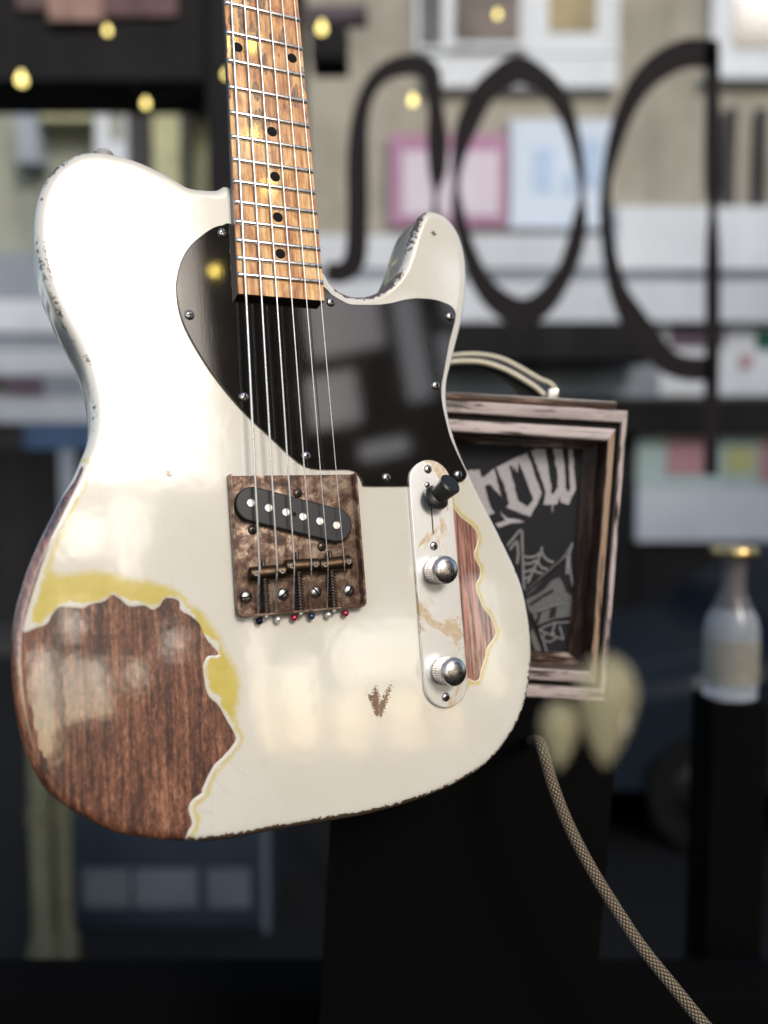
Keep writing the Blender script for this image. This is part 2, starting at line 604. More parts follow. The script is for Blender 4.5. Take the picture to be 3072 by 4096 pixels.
if area(outline) < 0:
    outline = outline[::-1].copy()

LEFT = crop([(160, 550), (230, 520), (310, 490), (345, 430), (390, 380), (460, 378), (550, 385), (600, 360), (690, 340), (745, 298), (790, 320), (860, 372),
             (960, 368), (1010, 395), (1060, 370), (1090, 325), (1150, 320), (1190, 345), (1200, 400), (1270, 440), (1330, 500), (1370, 590), (1450, 690),
             (1380, 705), (1350, 760), (1355, 850), (1380, 960), (1450, 1030), (1500, 1120), (1563, 1240), (1540, 1300), (1480, 1370), (1420, 1430), (1380, 1500),
             (1340, 1590)], 0, 2200, 1.659)
LEFT += [(806, 3172), (766, 3203), (754, 3239), (768, 3293), (749, 3329), (741, 3361), (738, 3440), (400, 3480), (-60, 3400), (-60, 2300), (60, 2200), (150, 2100), (225, 2020),
         (275, 1955), (305, 1912), (325, 1862), (337, 1864), (325, 1904), (293, 1975), (264, 2035), (239, 2089), (211, 2143), (188, 2206), (170, 2254), (148, 2320), (127, 2387), (106, 2459), (92, 2520)]
left_poly = np.array(gpl(LEFT))
RIGHT = crop([(480, 470), (525, 480), (590, 560), (690, 640), (735, 720), (720, 800), (700, 870), (720, 930), (750, 990), (745, 1060), (715, 1130), (735, 1220), (780, 1320),
              (840, 1400), (882, 1520), (850, 1590), (810, 1650), (790, 1740), (760, 1830), (740, 1910), (700, 1925), (655, 1900), (600, 1850)], 1560, 1800, 2.086)
right_poly = spline(gpl(RIGHT), 1.2)
left_sm = np.vstack([spline(gpl(LEFT[:41]), 1.2, closed=False), left_poly[41:]])
YEL = crop([(345, 60), (360, 135), (430, 150), (600, 130), (740, 140), (900, 190), (980, 190), (1160, 250), (1230, 330), (1350, 400), (1400, 480), (1460, 560), (1500, 650),
            (1590, 820), (1600, 950), (1575, 1100), (1590, 1230), (1500, 1230), (1380, 960), (1350, 800), (1300, 520), (1150, 400), (745, 380), (400, 420), (300, 520), (150, 580), (230, 250)], 0, 2200, 1.659)
yel_poly = spline(gpl(YEL), 1.5)
CHIPS = [crop([(668, 400), (700, 388), (728, 420), (735, 470), (748, 540), (720, 500), (690, 450)], 100, 560, 1.8433),
         crop([(555, 420), (580, 470), (600, 540), (640, 555), (665, 500), (690, 420), (710, 345), (680, 380), (650, 440), (630, 470), (625, 400), (600, 365), (590, 420)], 1100, 2500, 1.508),
         crop([(148, 740), (160, 800), (185, 900), (215, 1060), (205, 1040), (170, 920), (145, 800)], 100, 560, 1.8433),
         crop([(440, 1585), (470, 1600), (485, 1659), (465, 1640)], 100, 560, 1.8433)]
chip_polys = [np.array(gpl(c)) for c in CHIPS]
DOTS = [(648, 1361), (676, 1897), (1735, 935)]
WEAR = [(893, 3361, 1.0), (984, 3347, 1.05), (1100, 3325, 1.1), (1232, 3305, 1.1), (1350, 3280, 1.05), (1465, 3266, .95), (1564, 3236, .85), (1664, 3206, .85), (1763, 3166, .75), (1862, 3117, .8), (1929, 3073, .7), (1988, 3017, .75),
        (2041, 2944, .65), (2081, 2871, .75), (2118, 2732, .75), (2121, 2520, .5), (2060, 2270, .45), (1990, 2115, .45), (1664, 895, .75), (1650, 940, .55), (1560, 1135, .75), (1520, 1163, .8), (1399, 1182, .75), (1352, 1160, .55),
        (230, 660, .65), (170, 740, .45), (170, 1040, .55), (246, 1250, .5), (362, 1640, .45), (1867, 1100, .4), (1800, 1690, .4), (803, 3368, .6)]
wear_pts = np.array([(*gp(x, y), w) for x, y, w in WEAR])


def build_body():
    N = len(outline)
    nrm = normals(outline)
    r, th = 5.5, 44.0
    rings = []                                            # (xy, z, inset) from the face inwards round the edge to the back
    for k in range(6):
        a = math.pi / 2 * k / 5
        ins = r * (1 - math.sin(a))
        rings.append((outline - nrm * ins, ZB - r + r * math.cos(a), ins))
    for z in (ZB - 16, ZB - 28):
        rings.append((outline, z, 0.0))
    for k in range(4):
        a = math.pi / 2 * k / 3
        ins = r * (1 - math.cos(a))
        rings.append((outline - nrm * ins, ZB - th + r - r * math.sin(a), ins))
    inner = rings[0][0]
    lo, hi = inner.min(0), inner.max(0)
    gx, gy = np.meshgrid(np.arange(lo[0], hi[0], 2.2), np.arange(lo[1], hi[1], 2.2))
    grid = np.stack([gx.ravel(), gy.ravel()], 1) + rng.uniform(-0.3, 0.3, (gx.size, 2))
    extra = []
    for c in chip_polys:
        l, h = c.min(0) - 3, c.max(0) + 3
        ex, ey = np.meshgrid(np.arange(l[0], h[0], 0.6), np.arange(l[1], h[1], 0.6))
        extra.append(np.stack([ex.ravel(), ey.ravel()], 1))
    for d in DOTS:
        c = np.array(gp(*d))
        ex, ey = np.meshgrid(np.arange(-2, 2, 0.35), np.arange(-2, 2, 0.35))
        extra.append(np.stack([ex.ravel() + c[0], ey.ravel() + c[1]], 1))
    for pl in (left_sm, right_poly):                       # finer along the lacquer's torn edges
        for off in (-1.0, 0.0, 1.0):
            extra.append(pl + normals(pl) * off + rng.uniform(-0.05, 0.05, pl.shape))
    pts = np.vstack([grid] + extra)
    pts = pts[sdf(pts, inner) < -0.9]
    allp = np.vstack([inner, pts])
    res = delaunay_2d_cdt([Vector(p) for p in allp], [(i, (i + 1) % N) for i in range(N)], [], 1, 1e-5)
    vs, fs, orig = res[0], res[2], res[3]
    v2 = [(p[0], p[1], rings[0][1]) for p in vs]
    ring_i = [None] * N
    for i, os_ in enumerate(orig):
        for o in os_:
            if o < N:
                ring_i[o] = i
    faces = []
    for f in fs:
        a, b, c = (v2[i] for i in f[:3])
        f = list(f)
        if (b[0] - a[0]) * (c[1] - a[1]) - (b[1] - a[1]) * (c[0] - a[0]) < 0:
            f.reverse()
        faces.append(f)
    idx = [ring_i]
    for Q, z, ins in rings[1:]:
        s = len(v2)
        v2 += [(q[0], q[1], z) for q in Q]
        idx.append(list(range(s, s + N)))
    for k in range(len(idx) - 1):
        for i in range(N):
            j = (i + 1) % N
            faces.append((idx[k][j], idx[k][i], idx[k + 1][i], idx[k + 1][j]))
    faces.append(tuple(reversed(idx[-1])))
    V = np.array(v2)
    xy = V[:, :2]
    o = mesh('body', [G(*p) for p in v2], faces, M_BODY, guitar, True, 60)
    me = o.data
    depth_side = np.maximum(0, (ZB - 5.5) - V[:, 2])
    ed = -sdf(xy, outline)
    wear = np.zeros(len(V))
    for x, y, w in wear_pts:
        wear = np.maximum(wear, w * np.exp(-((xy[:, 0] - x) ** 2 + (xy[:, 1] - y) ** 2) / (2 * 17.0 ** 2)))
    wear *= np.exp(-depth_side / 6.0)
    chip = np.full(len(V), 9.0)
    for c in chip_polys:
        chip = np.minimum(chip, sdf(xy, c))
    for d in DOTS:
        c = np.array(gp(*d))
        chip = np.minimum(chip, np.linalg.norm(xy - c, axis=1) - 1.6)
    sl = sdf(xy, left_sm)
    sl = np.where(depth_side > 12, 20, sl)
    yl = sdf(xy, yel_poly) + depth_side
    sr = sdf(xy, right_poly) + depth_side
    for nm, arr in (('sd_left', sl), ('sd_right', sr), ('sd_yellow', yl), ('sd_chip', chip + depth_side), ('edge_d', ed + depth_side), ('wear', wear), ('pink_wood', (sr < 2.5).astype(float))):
        a = me.attributes.new(nm, 'FLOAT', 'POINT')
        a.data.foreach_set('value', np.asarray(arr, np.float32))
    return o


body = build_body()


def screw(x, y, z, r, parent, name='screw', slot=False, mat=None, rot=None, h=None):
    """domed screw head with its recess"""
    h = h or r * 0.42
    prof = [(r * 1.0, 0.0)] + [(r * math.cos(a), h * math.sin(a) + 0.1 * r) for a in (0, .4, .75, 1.05, 1.3)] + [(0.02 * r, h + 0.1 * r)]
    m = MB()
    m.lathe([(a / 1000, b / 1000) for a, b in prof], 20)
    nf = len(m.f)
    rot = random.uniform(0, 1.5) if rot is None else rot
    zz = (h + 0.16 * r) / 1000
    for k in range(1 if slot else 2):
        a = rot + k * math.pi / 2
        L, W = (r * (0.86 if slot else 0.55)) / 1000, r * (0.15 if slot else 0.13) / 1000
        ux, uy = math.cos(a), math.sin(a)
        q = []
        for s in (-1, -0.5, 0, 0.5, 1):
            zc = (h * math.sqrt(max(0.05, 1 - (abs(s) * L * 1000 / r) ** 2)) + 0.17 * r) / 1000 + k * 0.00002
            q += [(ux * L * s - uy * W, uy * L * s + ux * W, zc), (ux * L * s + uy * W, uy * L * s - ux * W, zc)]
        n0 = len(m.v)
        m.v += q
        m.f += [(n0 + 2 * i, n0 + 2 * i + 1, n0 + 2 * i + 3, n0 + 2 * i + 2) for i in range(4)]
    o = m.build(name, [mat or M_SCREW, M_SLOT], parent)
    for i, p in enumerate(o.data.polygons):
        if i >= nf:
            p.material_index = 1
    o.location = G(x, y, z)
    return o


# pickguard
GUARD = [(929, 899), (889, 901), (851, 912), (807, 942), (764, 980), (731, 1029), (712, 1083), (704, 1137), (707, 1192), (718, 1251), (737, 1306), (764, 1360), (802, 1425),
         (845, 1490), (899, 1561), (959, 1631), (1019, 1691), (1078, 1745), (1138, 1802), (1192, 1848), (1230, 1869), (1274, 1877), (1333, 1878), (1388, 1878), (1420, 1886),
         (1439, 1908), (1450, 1935), (1460, 1944), (1550, 1945), (1640, 1944), (1740, 1936), (1811, 1930), (1841, 1928), (1860, 1917), (1867, 1899), (1862, 1882), (1847, 1852), (1822, 1798),
         (1800, 1744), (1784, 1684), (1771, 1625), (1765, 1570), (1768, 1530), (1775, 1493), (1787, 1426), (1799, 1363), (1812, 1315), (1821, 1277), (1822, 1252), (1809, 1228),
         (1785, 1214), (1742, 1199), (1698, 1194), (1660, 1193), (1616, 1199), (1568, 1211), (1515, 1218), (1452, 1219), (1399, 1216), (1361, 1199), (1327, 1178), (1300, 1151), (1200, 1080), (1060, 985)]
g = MB().prism([(x / 1000, (y + 800) / 1000) for x, y in spline(gpl(GUARD, ZB + 1.2), 1.8)], 0.00005, 0.0018, 0.0006, 3)
pickguard = g.build('pickguard', M_GUARD, guitar, True, 40)
for px, py in [(891, 931), (758, 1260), (976, 1588), (1225, 1824), (1323, 1208), (1800, 1265), (1743, 1542), (1546, 1910), (1833, 1899)]:
    x, y = gp(px, py, ZB + 2)
    screw(x, y, ZB + 1.75, 3.1, pickguard)

# neck, fretboard, frets
SCALE = 648.0
fd = lambda n: SCALE * (1 - 2 ** (-n / 12))
wid = lambda d: 42 + (56.5 - 42) * d / fd(22)
END = -0.5 * (gp(951, 1174, 0)[1] + gp(1301, 1203, 0)[1])


def neck_mesh():
    v, f = [], []
    secs = [(0, 20, 1), (250, 21, 1), (400, 22.5, 1), (425, 23, .9)]
    ys = [(d, th) for d, th, _ in secs]
    prof = []
    K = 14
    for d, th in ys:
        w = wid(d) / 2
        ring = [(-w, -2.0)]
        for k in range(1, K):
            a = math.pi * k / K
            ring.append((-w * math.cos(a) * (1 if 0.15 < a / math.pi < 0.85 else 1), -3 - (th - 3) * math.sin(a) ** 0.8))
        ring.append((w, -2.0))
        prof.append([(x, -d, z) for x, z in ring])
    n = K + 1
    for r in prof:
        v += [G(*p) for p in r]
    for i in range(len(prof) - 1):
        for k in range(n - 1):
            f.append((i * n + k, i * n + k + 1, (i + 1) * n + k + 1, (i + 1) * n + k))
        f.append((i * n + n - 1, i * n, (i + 1) * n, (i + 1) * n + n - 1))
    f.append(tuple(range(n)))
    f.append(tuple(reversed(range((len(prof) - 1) * n, len(prof) * n))))
    m = MB().add(v, f)
    # heel block
    hv = []
    for d in (405, END - 0.2):
        w = wid(d) / 2 - 0.05
        hv += [G(-w, -d, -1.3), G(w, -d, -1.3), G(w, -d, -24), G(-w, -d, -24)]
    m.add(hv, [(0, 1, 2, 3), (7, 6, 5, 4), (0, 4, 5, 1), (1, 5, 6, 2), (2, 6, 7, 3), (3, 7, 4, 0)])
    # headstock above the nut, out of the picture
    hs = [(-21, 0), (-26, 22), (-30, 40), (-30, 175), (-8, 190), (20, 178), (38, 158), (30, 140), (26, 40), (22, 20), (21, 0)]
    m2 = MB().prism([(x / 1000, (y + 800) / 1000) for x, y in hs], (-18 - ZB) / 1000, (-4 - ZB) / 1000, 0.001)
    m.add(m2.v, m2.f)
    return m.build('neck', M_NECK, guitar, True, 40)


neck = neck_mesh()
nb = 40
bv, bf = [], []
for i in range(nb + 1):
    d = END * i / nb
    w = wid(d) / 2
    for x, z in ((-w, -2.0), (-w, -0.35), (-w + 0.35, 0.0), (-w / 2, 0.0), (0, 0.0), (w / 2, 0.0), (w - 0.35, 0.0), (w, -0.35), (w, -2.0)):
        bv.append(G(x, -d, z))
for i in range(nb):
    for k in range(8):
        bf.append((i * 9 + k, (i + 1) * 9 + k, (i + 1) * 9 + k + 1, i * 9 + k + 1))
bf.append(tuple(range(9)))
bf.append(tuple(reversed(range(nb * 9, nb * 9 + 9))))
fretboard = mesh('fretboard', bv, bf, M_MAPLE, guitar, True, 40)
a = fretboard.data.attributes.new('up', 'FLOAT', 'POINT')
a.data.foreach_set('value', np.array([p[1] for p in bv], np.float32))
for n in range(1, 23):
    w = wid(fd(n)) / 2 + 0.1
    m = MB()
    hgt, hw = 1.5, 1.55
    prof = [(-hw, -0.05), (-hw * 0.9, hgt * 0.45), (-hw * 0.55, hgt * 0.85), (0, hgt), (hw * 0.55, hgt * 0.85), (hw * 0.9, hgt * 0.45), (hw, -0.05)]
    xs = [(-w, 0.25), (-w + 0.5, 0.8), (-w + 1.2, 1.0), (w - 1.2, 1.0), (w - 0.5, 0.8), (w, 0.25)]
    vv = [G(x, -fd(n) + yy, zz * s) for x, s in xs for yy, zz in prof]
    L = len(prof)
    ff = [(i * L + k, i * L + k + 1, (i + 1) * L + k + 1, (i + 1) * L + k) for i in range(len(xs) - 1) for k in range(L - 1)]
    ff += [tuple(reversed(range(L))), tuple(range((len(xs) - 1) * L, len(xs) * L))]
    m.add(vv, ff).build('fret', M_NICKEL, fretboard, True, 50)
dots = [gp(951, 189, 0), gp(1168.5, 232.7, 0)] + [(0.5, -(fd(k) + fd(k - 1)) / 2) for k in (15, 17, 19, 21, 9, 7, 5, 3)]
dot_me = None
for x, y in dots:
    if dot_me is None:
        o = MB().lathe([(0.0033, -0.0002), (0.0033, 0.00008)], 24).build('inlay_dot', M_DOT, fretboard, False)
        dot_me = o.data
    else:
        o = bpy.data.objects.new('inlay_dot', dot_me)
        COL.objects.link(o)
        o.parent = fretboard
    o.location = G(x, y, 0)
mnut = MB()
mnut.box(G(-21, 0, -2), G(21, 4, 1.6), 0.0004)
mnut.build('nut', plain('bone_nut', (0.7, 0.65, 0.5), 0.4), guitar)

# strings
wound = [1.45, 1.25, 1.10, 0.80, 0.66, 0.55]
for i in range(6):
    t = i / 5
    x0 = -17.5 + 35 * t
    x1 = -27 + 54 * t
    xe = x1 + (x1 - x0) * 28 / 648.0
    pts = [G(x0, 2, 2.0), G(x1, -648, 3.6), G(xe * 1.0, -655, 1.6), G(xe, -676.5, -4.6)]
    MB().tube(pts, wound[i] / 2000, 8).build('string', M_STRING, guitar, True, 80)

# bridge
bx0, by1 = gp(919, 1903, ZB + 1.5)
bx1, _ = gp(1411, 1902, ZB + 1.5)
_, by0 = gp(1200, 2449, ZB + 1.5)
bx0, bx1, by0, by1 = -40.3, 42.4, -676.8, -591.0
mb = MB()


def rrect(x0, x1, y0, y1, r, corners=(1, 1, 1, 1), seg=5):
    P = []
    for (cx, cy, a0), on in zip(((x1 - r, y0 + r, -90), (x1 - r, y1 - r, 0), (x0 + r, y1 - r, 90), (x0 + r, y0 + r, 180)), corners):
        if on:
            P += [(cx + r * math.cos(math.radians(a0 + 90 * k / seg)), cy + r * math.sin(math.radians(a0 + 90 * k / seg))) for k in range(seg + 1)]
        else:
            sx = 1 if a0 in (-90, 0) else -1
            sy = 1 if a0 in (0, 90) else -1
            P.append((cx + sx * r, cy + sy * r))
    return P


def gm(P):
    return [(x / 1000, (y + 800) / 1000) for x, y in P]


mb.prism(gm(rrect(bx0, bx1, by0, by1, 4, (1, 0, 0, 1))), 0.00005, 0.0016, 0.0003, 2)
# folded rim: left, bottom, right
rim = [(bx0, by1), (bx0, by0 + 4)] + [(bx0 + 4 - 4 * math.cos(a), by0 + 4 - 4 * math.sin(a)) for a in np.linspace(0.3, 1.57, 5)] + \
      [(bx1 - 4 + 4 * math.sin(a), by0 + 4 - 4 * math.cos(a)) for a in np.linspace(0, 1.3, 5)] + [(bx1, by0 + 4), (bx1, by1)]
rim = np.array(rim)
dirs = np.gradient(rim, axis=0)
dirs /= np.linalg.norm(dirs, axis=1, keepdims=True)
inn = rim + np.stack([-dirs[:, 1], dirs[:, 0]], 1) * 1.5
hz = 8.2
rv = []
for p, q in zip(rim, inn):
    rv += [G(p[0], p[1], ZB + 0.1), G(p[0], p[1], ZB + hz - 0.4), G(*(p + (q - p) * 0.3), ZB + hz), G(*(p + (q - p) * 0.7), ZB + hz), G(q[0], q[1], ZB + hz - 0.4), G(q[0], q[1], ZB + 1.4)]
n6 = len(rim)
rf = [(i * 6 + k, i * 6 + k + 1, (i + 1) * 6 + k + 1, (i + 1) * 6 + k) for i in range(n6 - 1) for k in range(5)]
rf = [tuple(reversed(q)) for q in rf] + [tuple(range(6)), tuple(reversed(range((n6 - 1) * 6, n6 * 6)))]
mb.add(rv, rf)
bridge = mb.build('bridge_plate', M_RUST, guitar, True, 40)
for px, py in [(1193, 1972), (1012, 2119), (1289, 2186)]:
    x, y = gp(px, py, ZB + 2.5)
    screw(x, y, ZB + 1.5, 3.0, bridge, mat=M_DARKSTEEL)
for px, py, r0 in [(1133, 2377, 0.7), (1265, 2368, -0.9), (985, 2388, 0.1), (1397, 2362, 0.9)]:
    x, y = gp(px, py, ZB + 2.5)
    screw(x, y, ZB + 1.5, 3.9, bridge, slot=True, rot=r0)
# pickup under the strings
c1, c2 = np.array(gp(1012, 2017, -4)), np.array(gp(1343, 2101, -4))
dv = (c2 - c1) / np.linalg.norm(c2 - c1)
an = math.atan2(dv[1], dv[0])
rp = 10.9
st = [(c1[0] + rp * math.cos(an + a), c1[1] + rp * math.sin(an + a)) for a in np.linspace(math.pi / 2, 1.5 * math.pi, 16)] + \
     [(c2[0] + rp * math.cos(an + a), c2[1] + rp * math.sin(an + a)) for a in np.linspace(-math.pi / 2, math.pi / 2, 16)]
pickup = MB().prism(gm(st), 0.0012, 0.0062, 0.0011, 3).build('pickup', M_PICKUP, guitar, True, 40)
for px, py in [(1003.7, 2012), (1075, 2032), (1144, 2049), (1212, 2067), (1279.6, 2085), (1346.5, 2101.6)]:
    x, y = gp(px, py, -3.0)
    o = MB().lathe([(0.0025, 0), (0.0025, 0.0006), (0.0022, 0.0008)], 20).build('pole_piece', M_POLE, pickup, True, 30)
    o.location = G(x, y, ZB + 6.0)
x, y = gp(1178, 2057, -3.0)
o = MB().lathe([(0.0014, 0), (0.0014, 0.0001)], 14).build('coil_hole', M_SLOT, pickup, False)
o.location = G(x, y, ZB + 6.2)
# barrel saddles, springs, intonation screws
for (pa, pb), spx in zip((((999, 2297), (1141, 2284)), ((1140, 2267), (1274, 2259)), ((1275, 2263), (1404, 2247))), (1061, 1199, 1332)):
    a_, b_ = gp(*pa, -2.0), gp(*pb, -2.0)
    A, B = Vector(G(a_[0], a_[1], -2.6)), Vector(G(b_[0], b_[1], -2.6))
    dd = (B - A).normalized()
    m = MB().tube([A, A + dd * 0.0006, B - dd * 0.0006, B], [0.0036, 0.0043, 0.0043, 0.0036], 20)
    sad = m.build('saddle', M_BRASS_DARK, bridge, True, 40)
    for q in (A + dd * 0.003, B - dd * 0.003):
        o = MB().lathe([(0.0014, 0), (0.0014, 0.0012), (0.0008, 0.0012), (0.0008, 0.0002)], 14).build('height_screw', M_SCREW, sad, True, 30)
        o.location = q + Vector((0, 0, 0.0036))
    mid = (A + B) / 2
    ys = (mid.y - 0.0036, (by0 + 1.6 + 800) / 1000)
    sx = gp(spx, 2400, -4)[0] / 1000
    hel = []
    turns = 13
    for k in range(turns * 10 + 1):
        th = 2 * math.pi * k / 10
        hel.append((sx + 0.0026 * math.cos(th), ys[0] + (ys[1] - ys[0]) * k / (turns * 10), mid.z - 0.0007 + 0.0026 * math.sin(th)))
    MB().tube(hel, 0.00046, 6).build('spring', M_DARKSTEEL, bridge, True, 80)
    MB().tube([(sx, mid.y + 0.0085, mid.z - 0.0007), (sx, ys[1] - 0.0035, mid.z - 0.0007)], 0.0013, 10).build('intonation_screw', M_DARKSTEEL, bridge, True, 40)
    o = MB().lathe([(0.0022, 0), (0.0022, 0.0012), (0.0014, 0.0019)], 14).build('intonation_screw_head', M_SCREW, bridge, True, 40)
    o.location = (sx, ys[1] - 0.0016, mid.z - 0.0007)
    o.rotation_euler = (math.radians(90), 0, 0)
BALLS = [((1037, 2484), (0.012, 0.014, 0.030)), ((1111, 2478), (0.75, 0.74, 0.70)), ((1176, 2471), (0.42, 0.045, 0.075)), ((1245, 2465), (0.05, 0.07, 0.15)),
         ((1312, 2459), (0.72, 0.70, 0.66)), ((1381, 2453), (0.40, 0.04, 0.085))]
for i, ((px, py), c) in enumerate(BALLS):
    mt = plain('ball_end_%d' % i, c, 0.25, 0.6, 0.2, 300)
    x, y = gp(px, py, ZB + 4)
    prof = [(0.0002, -0.0022)] + [(0.0023 * math.cos(a), 0.0022 * math.sin(a)) for a in (-1.0, -0.5, 0, 0.5, 1.0)] + [(0.0002, 0.0022)]
    o = MB().lathe(prof, 16).build('string_ball_end', mt, bridge, True, 60)
    o.location = G(x, y, ZB + 4.2)
    o.rotation_euler = (0, math.radians(90), 0.2)

# control plate
ca, cb = np.array(gp(1717, 1934, ZB + 1.5)), np.array(gp(1781, 2731, ZB + 1.5))
dv = (cb - ca) / np.linalg.norm(cb - ca)
an = math.atan2(dv[1], dv[0])
rp = 15.9
st = [(ca[0] + rp * math.cos(an + a), ca[1] + rp * math.sin(an + a)) for a in np.linspace(math.pi / 2, 1.5 * math.pi, 24)] + \
     [(cb[0] + rp * math.cos(an + a), cb[1] + rp * math.sin(an + a)) for a in np.linspace(-math.pi / 2, math.pi / 2, 24)]
cplate = MB().prism(gm(st), 0.0003, 0.0034, 0.0005, 3).build('control_plate', M_PLATE, guitar, True, 40)
ZP = ZB + 3.4
for px, py in [(1711, 1877), (1735, 2184), (1783, 2788)]:
    x, y = gp(px, py, ZP)
    screw(x, y, ZP - 0.1, 3.0, cplate)
x, y = gp(1709, 1940, ZP)
screw(x, y, ZP - 0.1, 2.1, cplate)
s0, s1 = gp(1724, 2010, ZP), gp(1733, 2136, ZP)
MB().tube([G(s0[0], s0[1], ZP - 0.55), G(s1[0], s1[1], ZP - 0.55)], 0.00075, 8).build('switch_slot', M_SLOT, cplate)


def knob(px, py):
    x, y = gp(px, py, ZP)
    prof = [(8.8, 0.0), (9.3, 0.6), (9.3, 1.4), (9.15, 1.8), (9.15, 13.2), (9.3, 13.6), (9.35, 14.4), (9.0, 15.2)] + [(9.0 * math.cos(a), 15.2 + 3.6 * math.sin(a)) for a in (0.25, 0.5, 0.75, 1.0, 1.25, 1.45)] + [(0.1, 18.8)]
    n = 72
    v, f = [], []
    for j, (r, h) in enumerate(prof):
        for i in range(n):
            rr = r - (0.28 if (i % 2 and j in (3, 4)) else 0)
            a = 2 * math.pi * i / n
            v.append((rr * math.cos(a) / 1000, rr * math.sin(a) / 1000, h / 1000))
    for k in range(len(prof) - 1):
        for i in range(n):
            j = (i + 1) % n
            f.append((k * n + i, k * n + j, (k + 1) * n + j, (k + 1) * n + i))
    f += [tuple(reversed(range(n))), tuple((len(prof) - 1) * n + i for i in range(n))]
    o = mesh('knob', v, f, M_KNOB, cplate, True, 25)
    o.location = G(x, y, ZP)
    return o


knob(1739, 2284)
knob(1771, 2682)
ba = gp(1722, 2012, ZP)
tip = gp(1806, 1932, ZP + 20)
A, B = Vector(G(ba[0], ba[1], ZP)), Vector(G(tip[0], tip[1], ZP + 20))
q = (B - A).to_track_quat('Z', 'Y').to_matrix().to_4x4()
LL = (B - A).length
sw = MB().lathe([(0.0018, -0.002), (0.0018, 0.003), (0.0070, 0.0038), (0.0088, 0.005), (0.0092, 0.0075), (0.0080, 0.0090), (0.0066, 0.0100), (0.0064, LL * 0.55), (0.0072, LL * 0.8), (0.0076, LL * 0.95), (0.0062, LL)], 20,
                Matrix.Translation(A) @ q)
sw.build('switch_lever', M_SWITCH, cplate, True, 40)
# strap button on the upper bout
x, y = gp(412, 606, ZB - 22)
sb = MB().lathe([(0.0035, -0.004), (0.0035, 0.002), (0.003, 0.004), (0.0055, 0.0055), (0.0060, 0.0062), (0.0050, 0.0074), (0.002, 0.0078)], 20,
                Matrix.Translation(G(x, y - 9, ZB - 20)) @ Matrix.Rotation(math.radians(-90), 4, 'X'))
sb.build('strap_button', metal('satin_button_nickel', (0.86, 0.85, 0.82), 0.6, 0.1), guitar, True, 40)


# ================================================================== wooden case behind the guitar
def painted_wood(name, along='x', pale=(0.56, 0.46, 0.44), thr=0.50):
    """rubbed pale paint over dark stained wood"""
    t = NT(name)
    s = (0.06, 1, 1) if along == 'x' else (1, 0.06, 1)
    gr = t.noise(t.obj(scale=s), 330, 5, 0.65, 0.3)
    bl = t.noise(t.obj(scale=(0.25, 1, 1) if along == 'x' else (1, 0.25, 1)), 70, 5, 0.65)
    s2 = t.math('ADD', t.math('MULTIPLY', gr, 0.55), t.math('MULTIPLY', bl, 0.45))
    pk = t.mix(gr, [c * 0.72 for c in pale], pale)
    stain = t.ramp(gr, [(0.3, (0.012, 0.007, 0.005)), (0.6, (0.055, 0.026, 0.015)), (0.8, (0.16, 0.07, 0.03))])
    k = t.step(s2, thr - 0.07, thr + 0.02, 1.0, 0.0)
    c = t.mix(k, pk, stain)
    t.set(Base_Color=c, Roughness=t.mix(k, (0.55,) * 3, (0.3,) * 3), Normal=t.bump(s2, 0.4, 0.0007))
    return t.m


M_PALE_H = painted_wood('rubbed_pale_board', 'x', thr=0.475)
M_PALE_V = painted_wood('rubbed_pale_board_upright', 'y', thr=0.50)
M_RIDGE_V = painted_wood('rubbed_brown_ridge', 'y', (0.40, 0.27, 0.18), 0.50)
M_DARKWOOD = painted_wood('dark_varnished_wood', 'x', (0.22, 0.13, 0.09), 0.60)
M_MOULD_H = painted_wood('dark_rubbed_moulding', 'x', (0.55, 0.42, 0.35), 0.56)
M_MOULD_V = painted_wood('dark_moulding_upright', 'y', (0.14, 0.08, 0.055), 0.58)
M_GROOVE = plain('groove_black', (0.008, 0.006, 0.005), 0.5)
M_PIPING = plain('cream_piping', (0.66, 0.60, 0.45), 0.45, 0, 0.18, 60)
M_STRAP = gloss_black('black_leather', (0.010, 0.010, 0.010), 0.45, 1.45)
M_GOLD = metal('gold_screw', (0.72, 0.55, 0.22), 0.3, 0.3)

CW = Matrix(((1, 0, 0), (0, 0, -1), (0, 1, 0))).to_4x4()        # local x right, y up, z towards the viewer
CASE_O = at(2150, 2170, 0.63)
MCASE = Matrix.Translation(CASE_O) @ CW @ Matrix.Rotation(math.radians(-3.4), 4, 'Z')
MCI = MCASE.inverted()


def cp(px, py, z=0.0):
    """pixel -> point on the case's plane at height z (metres)"""
    o = MCI @ CAM_LOC
    d = MCI.to_3x3() @ ray(px, py)
    q = o + d * ((z - o.z) / d.z)
    return q.x, q.y


case = empty('wooden_case', MCASE, 'dark wooden case with pale rubbed frame, cream-piped handle and printed black front', 'case')
xr0, yt0 = cp(2511, 1660)[0], (cp(2506, 1640)[1] + cp(1796, 1603)[1]) / 2
xr1, yt1 = cp(2487, 1690)[0], (cp(2494, 1684)[1] + cp(1798, 1656)[1]) / 2
xr2, yt2 = cp(2463, 1710)[0], (cp(2462, 1708)[1] + cp(1808, 1685)[1]) / 2
xr3, yt3 = cp(2431, 1760)[0], (cp(2430, 1750)[1] + cp(1826, 1737)[1]) / 2
ZPAN = -0.026
xr4, yt4 = cp(2318, 2000, ZPAN)[0], cp(2100, 1786, ZPAN)[1]
xc = cp(1800, 1640)[0]
yb0 = cp(2300, 2800)[1]
rects = []
for xr, yt in ((xr0, yt0), (xr1, yt1), (xr2, yt2), (xr3, yt3), (xr4, yt4)):
    rects.append((2 * xc - xr, xr, yb0 + (yt0 - yt), yt))


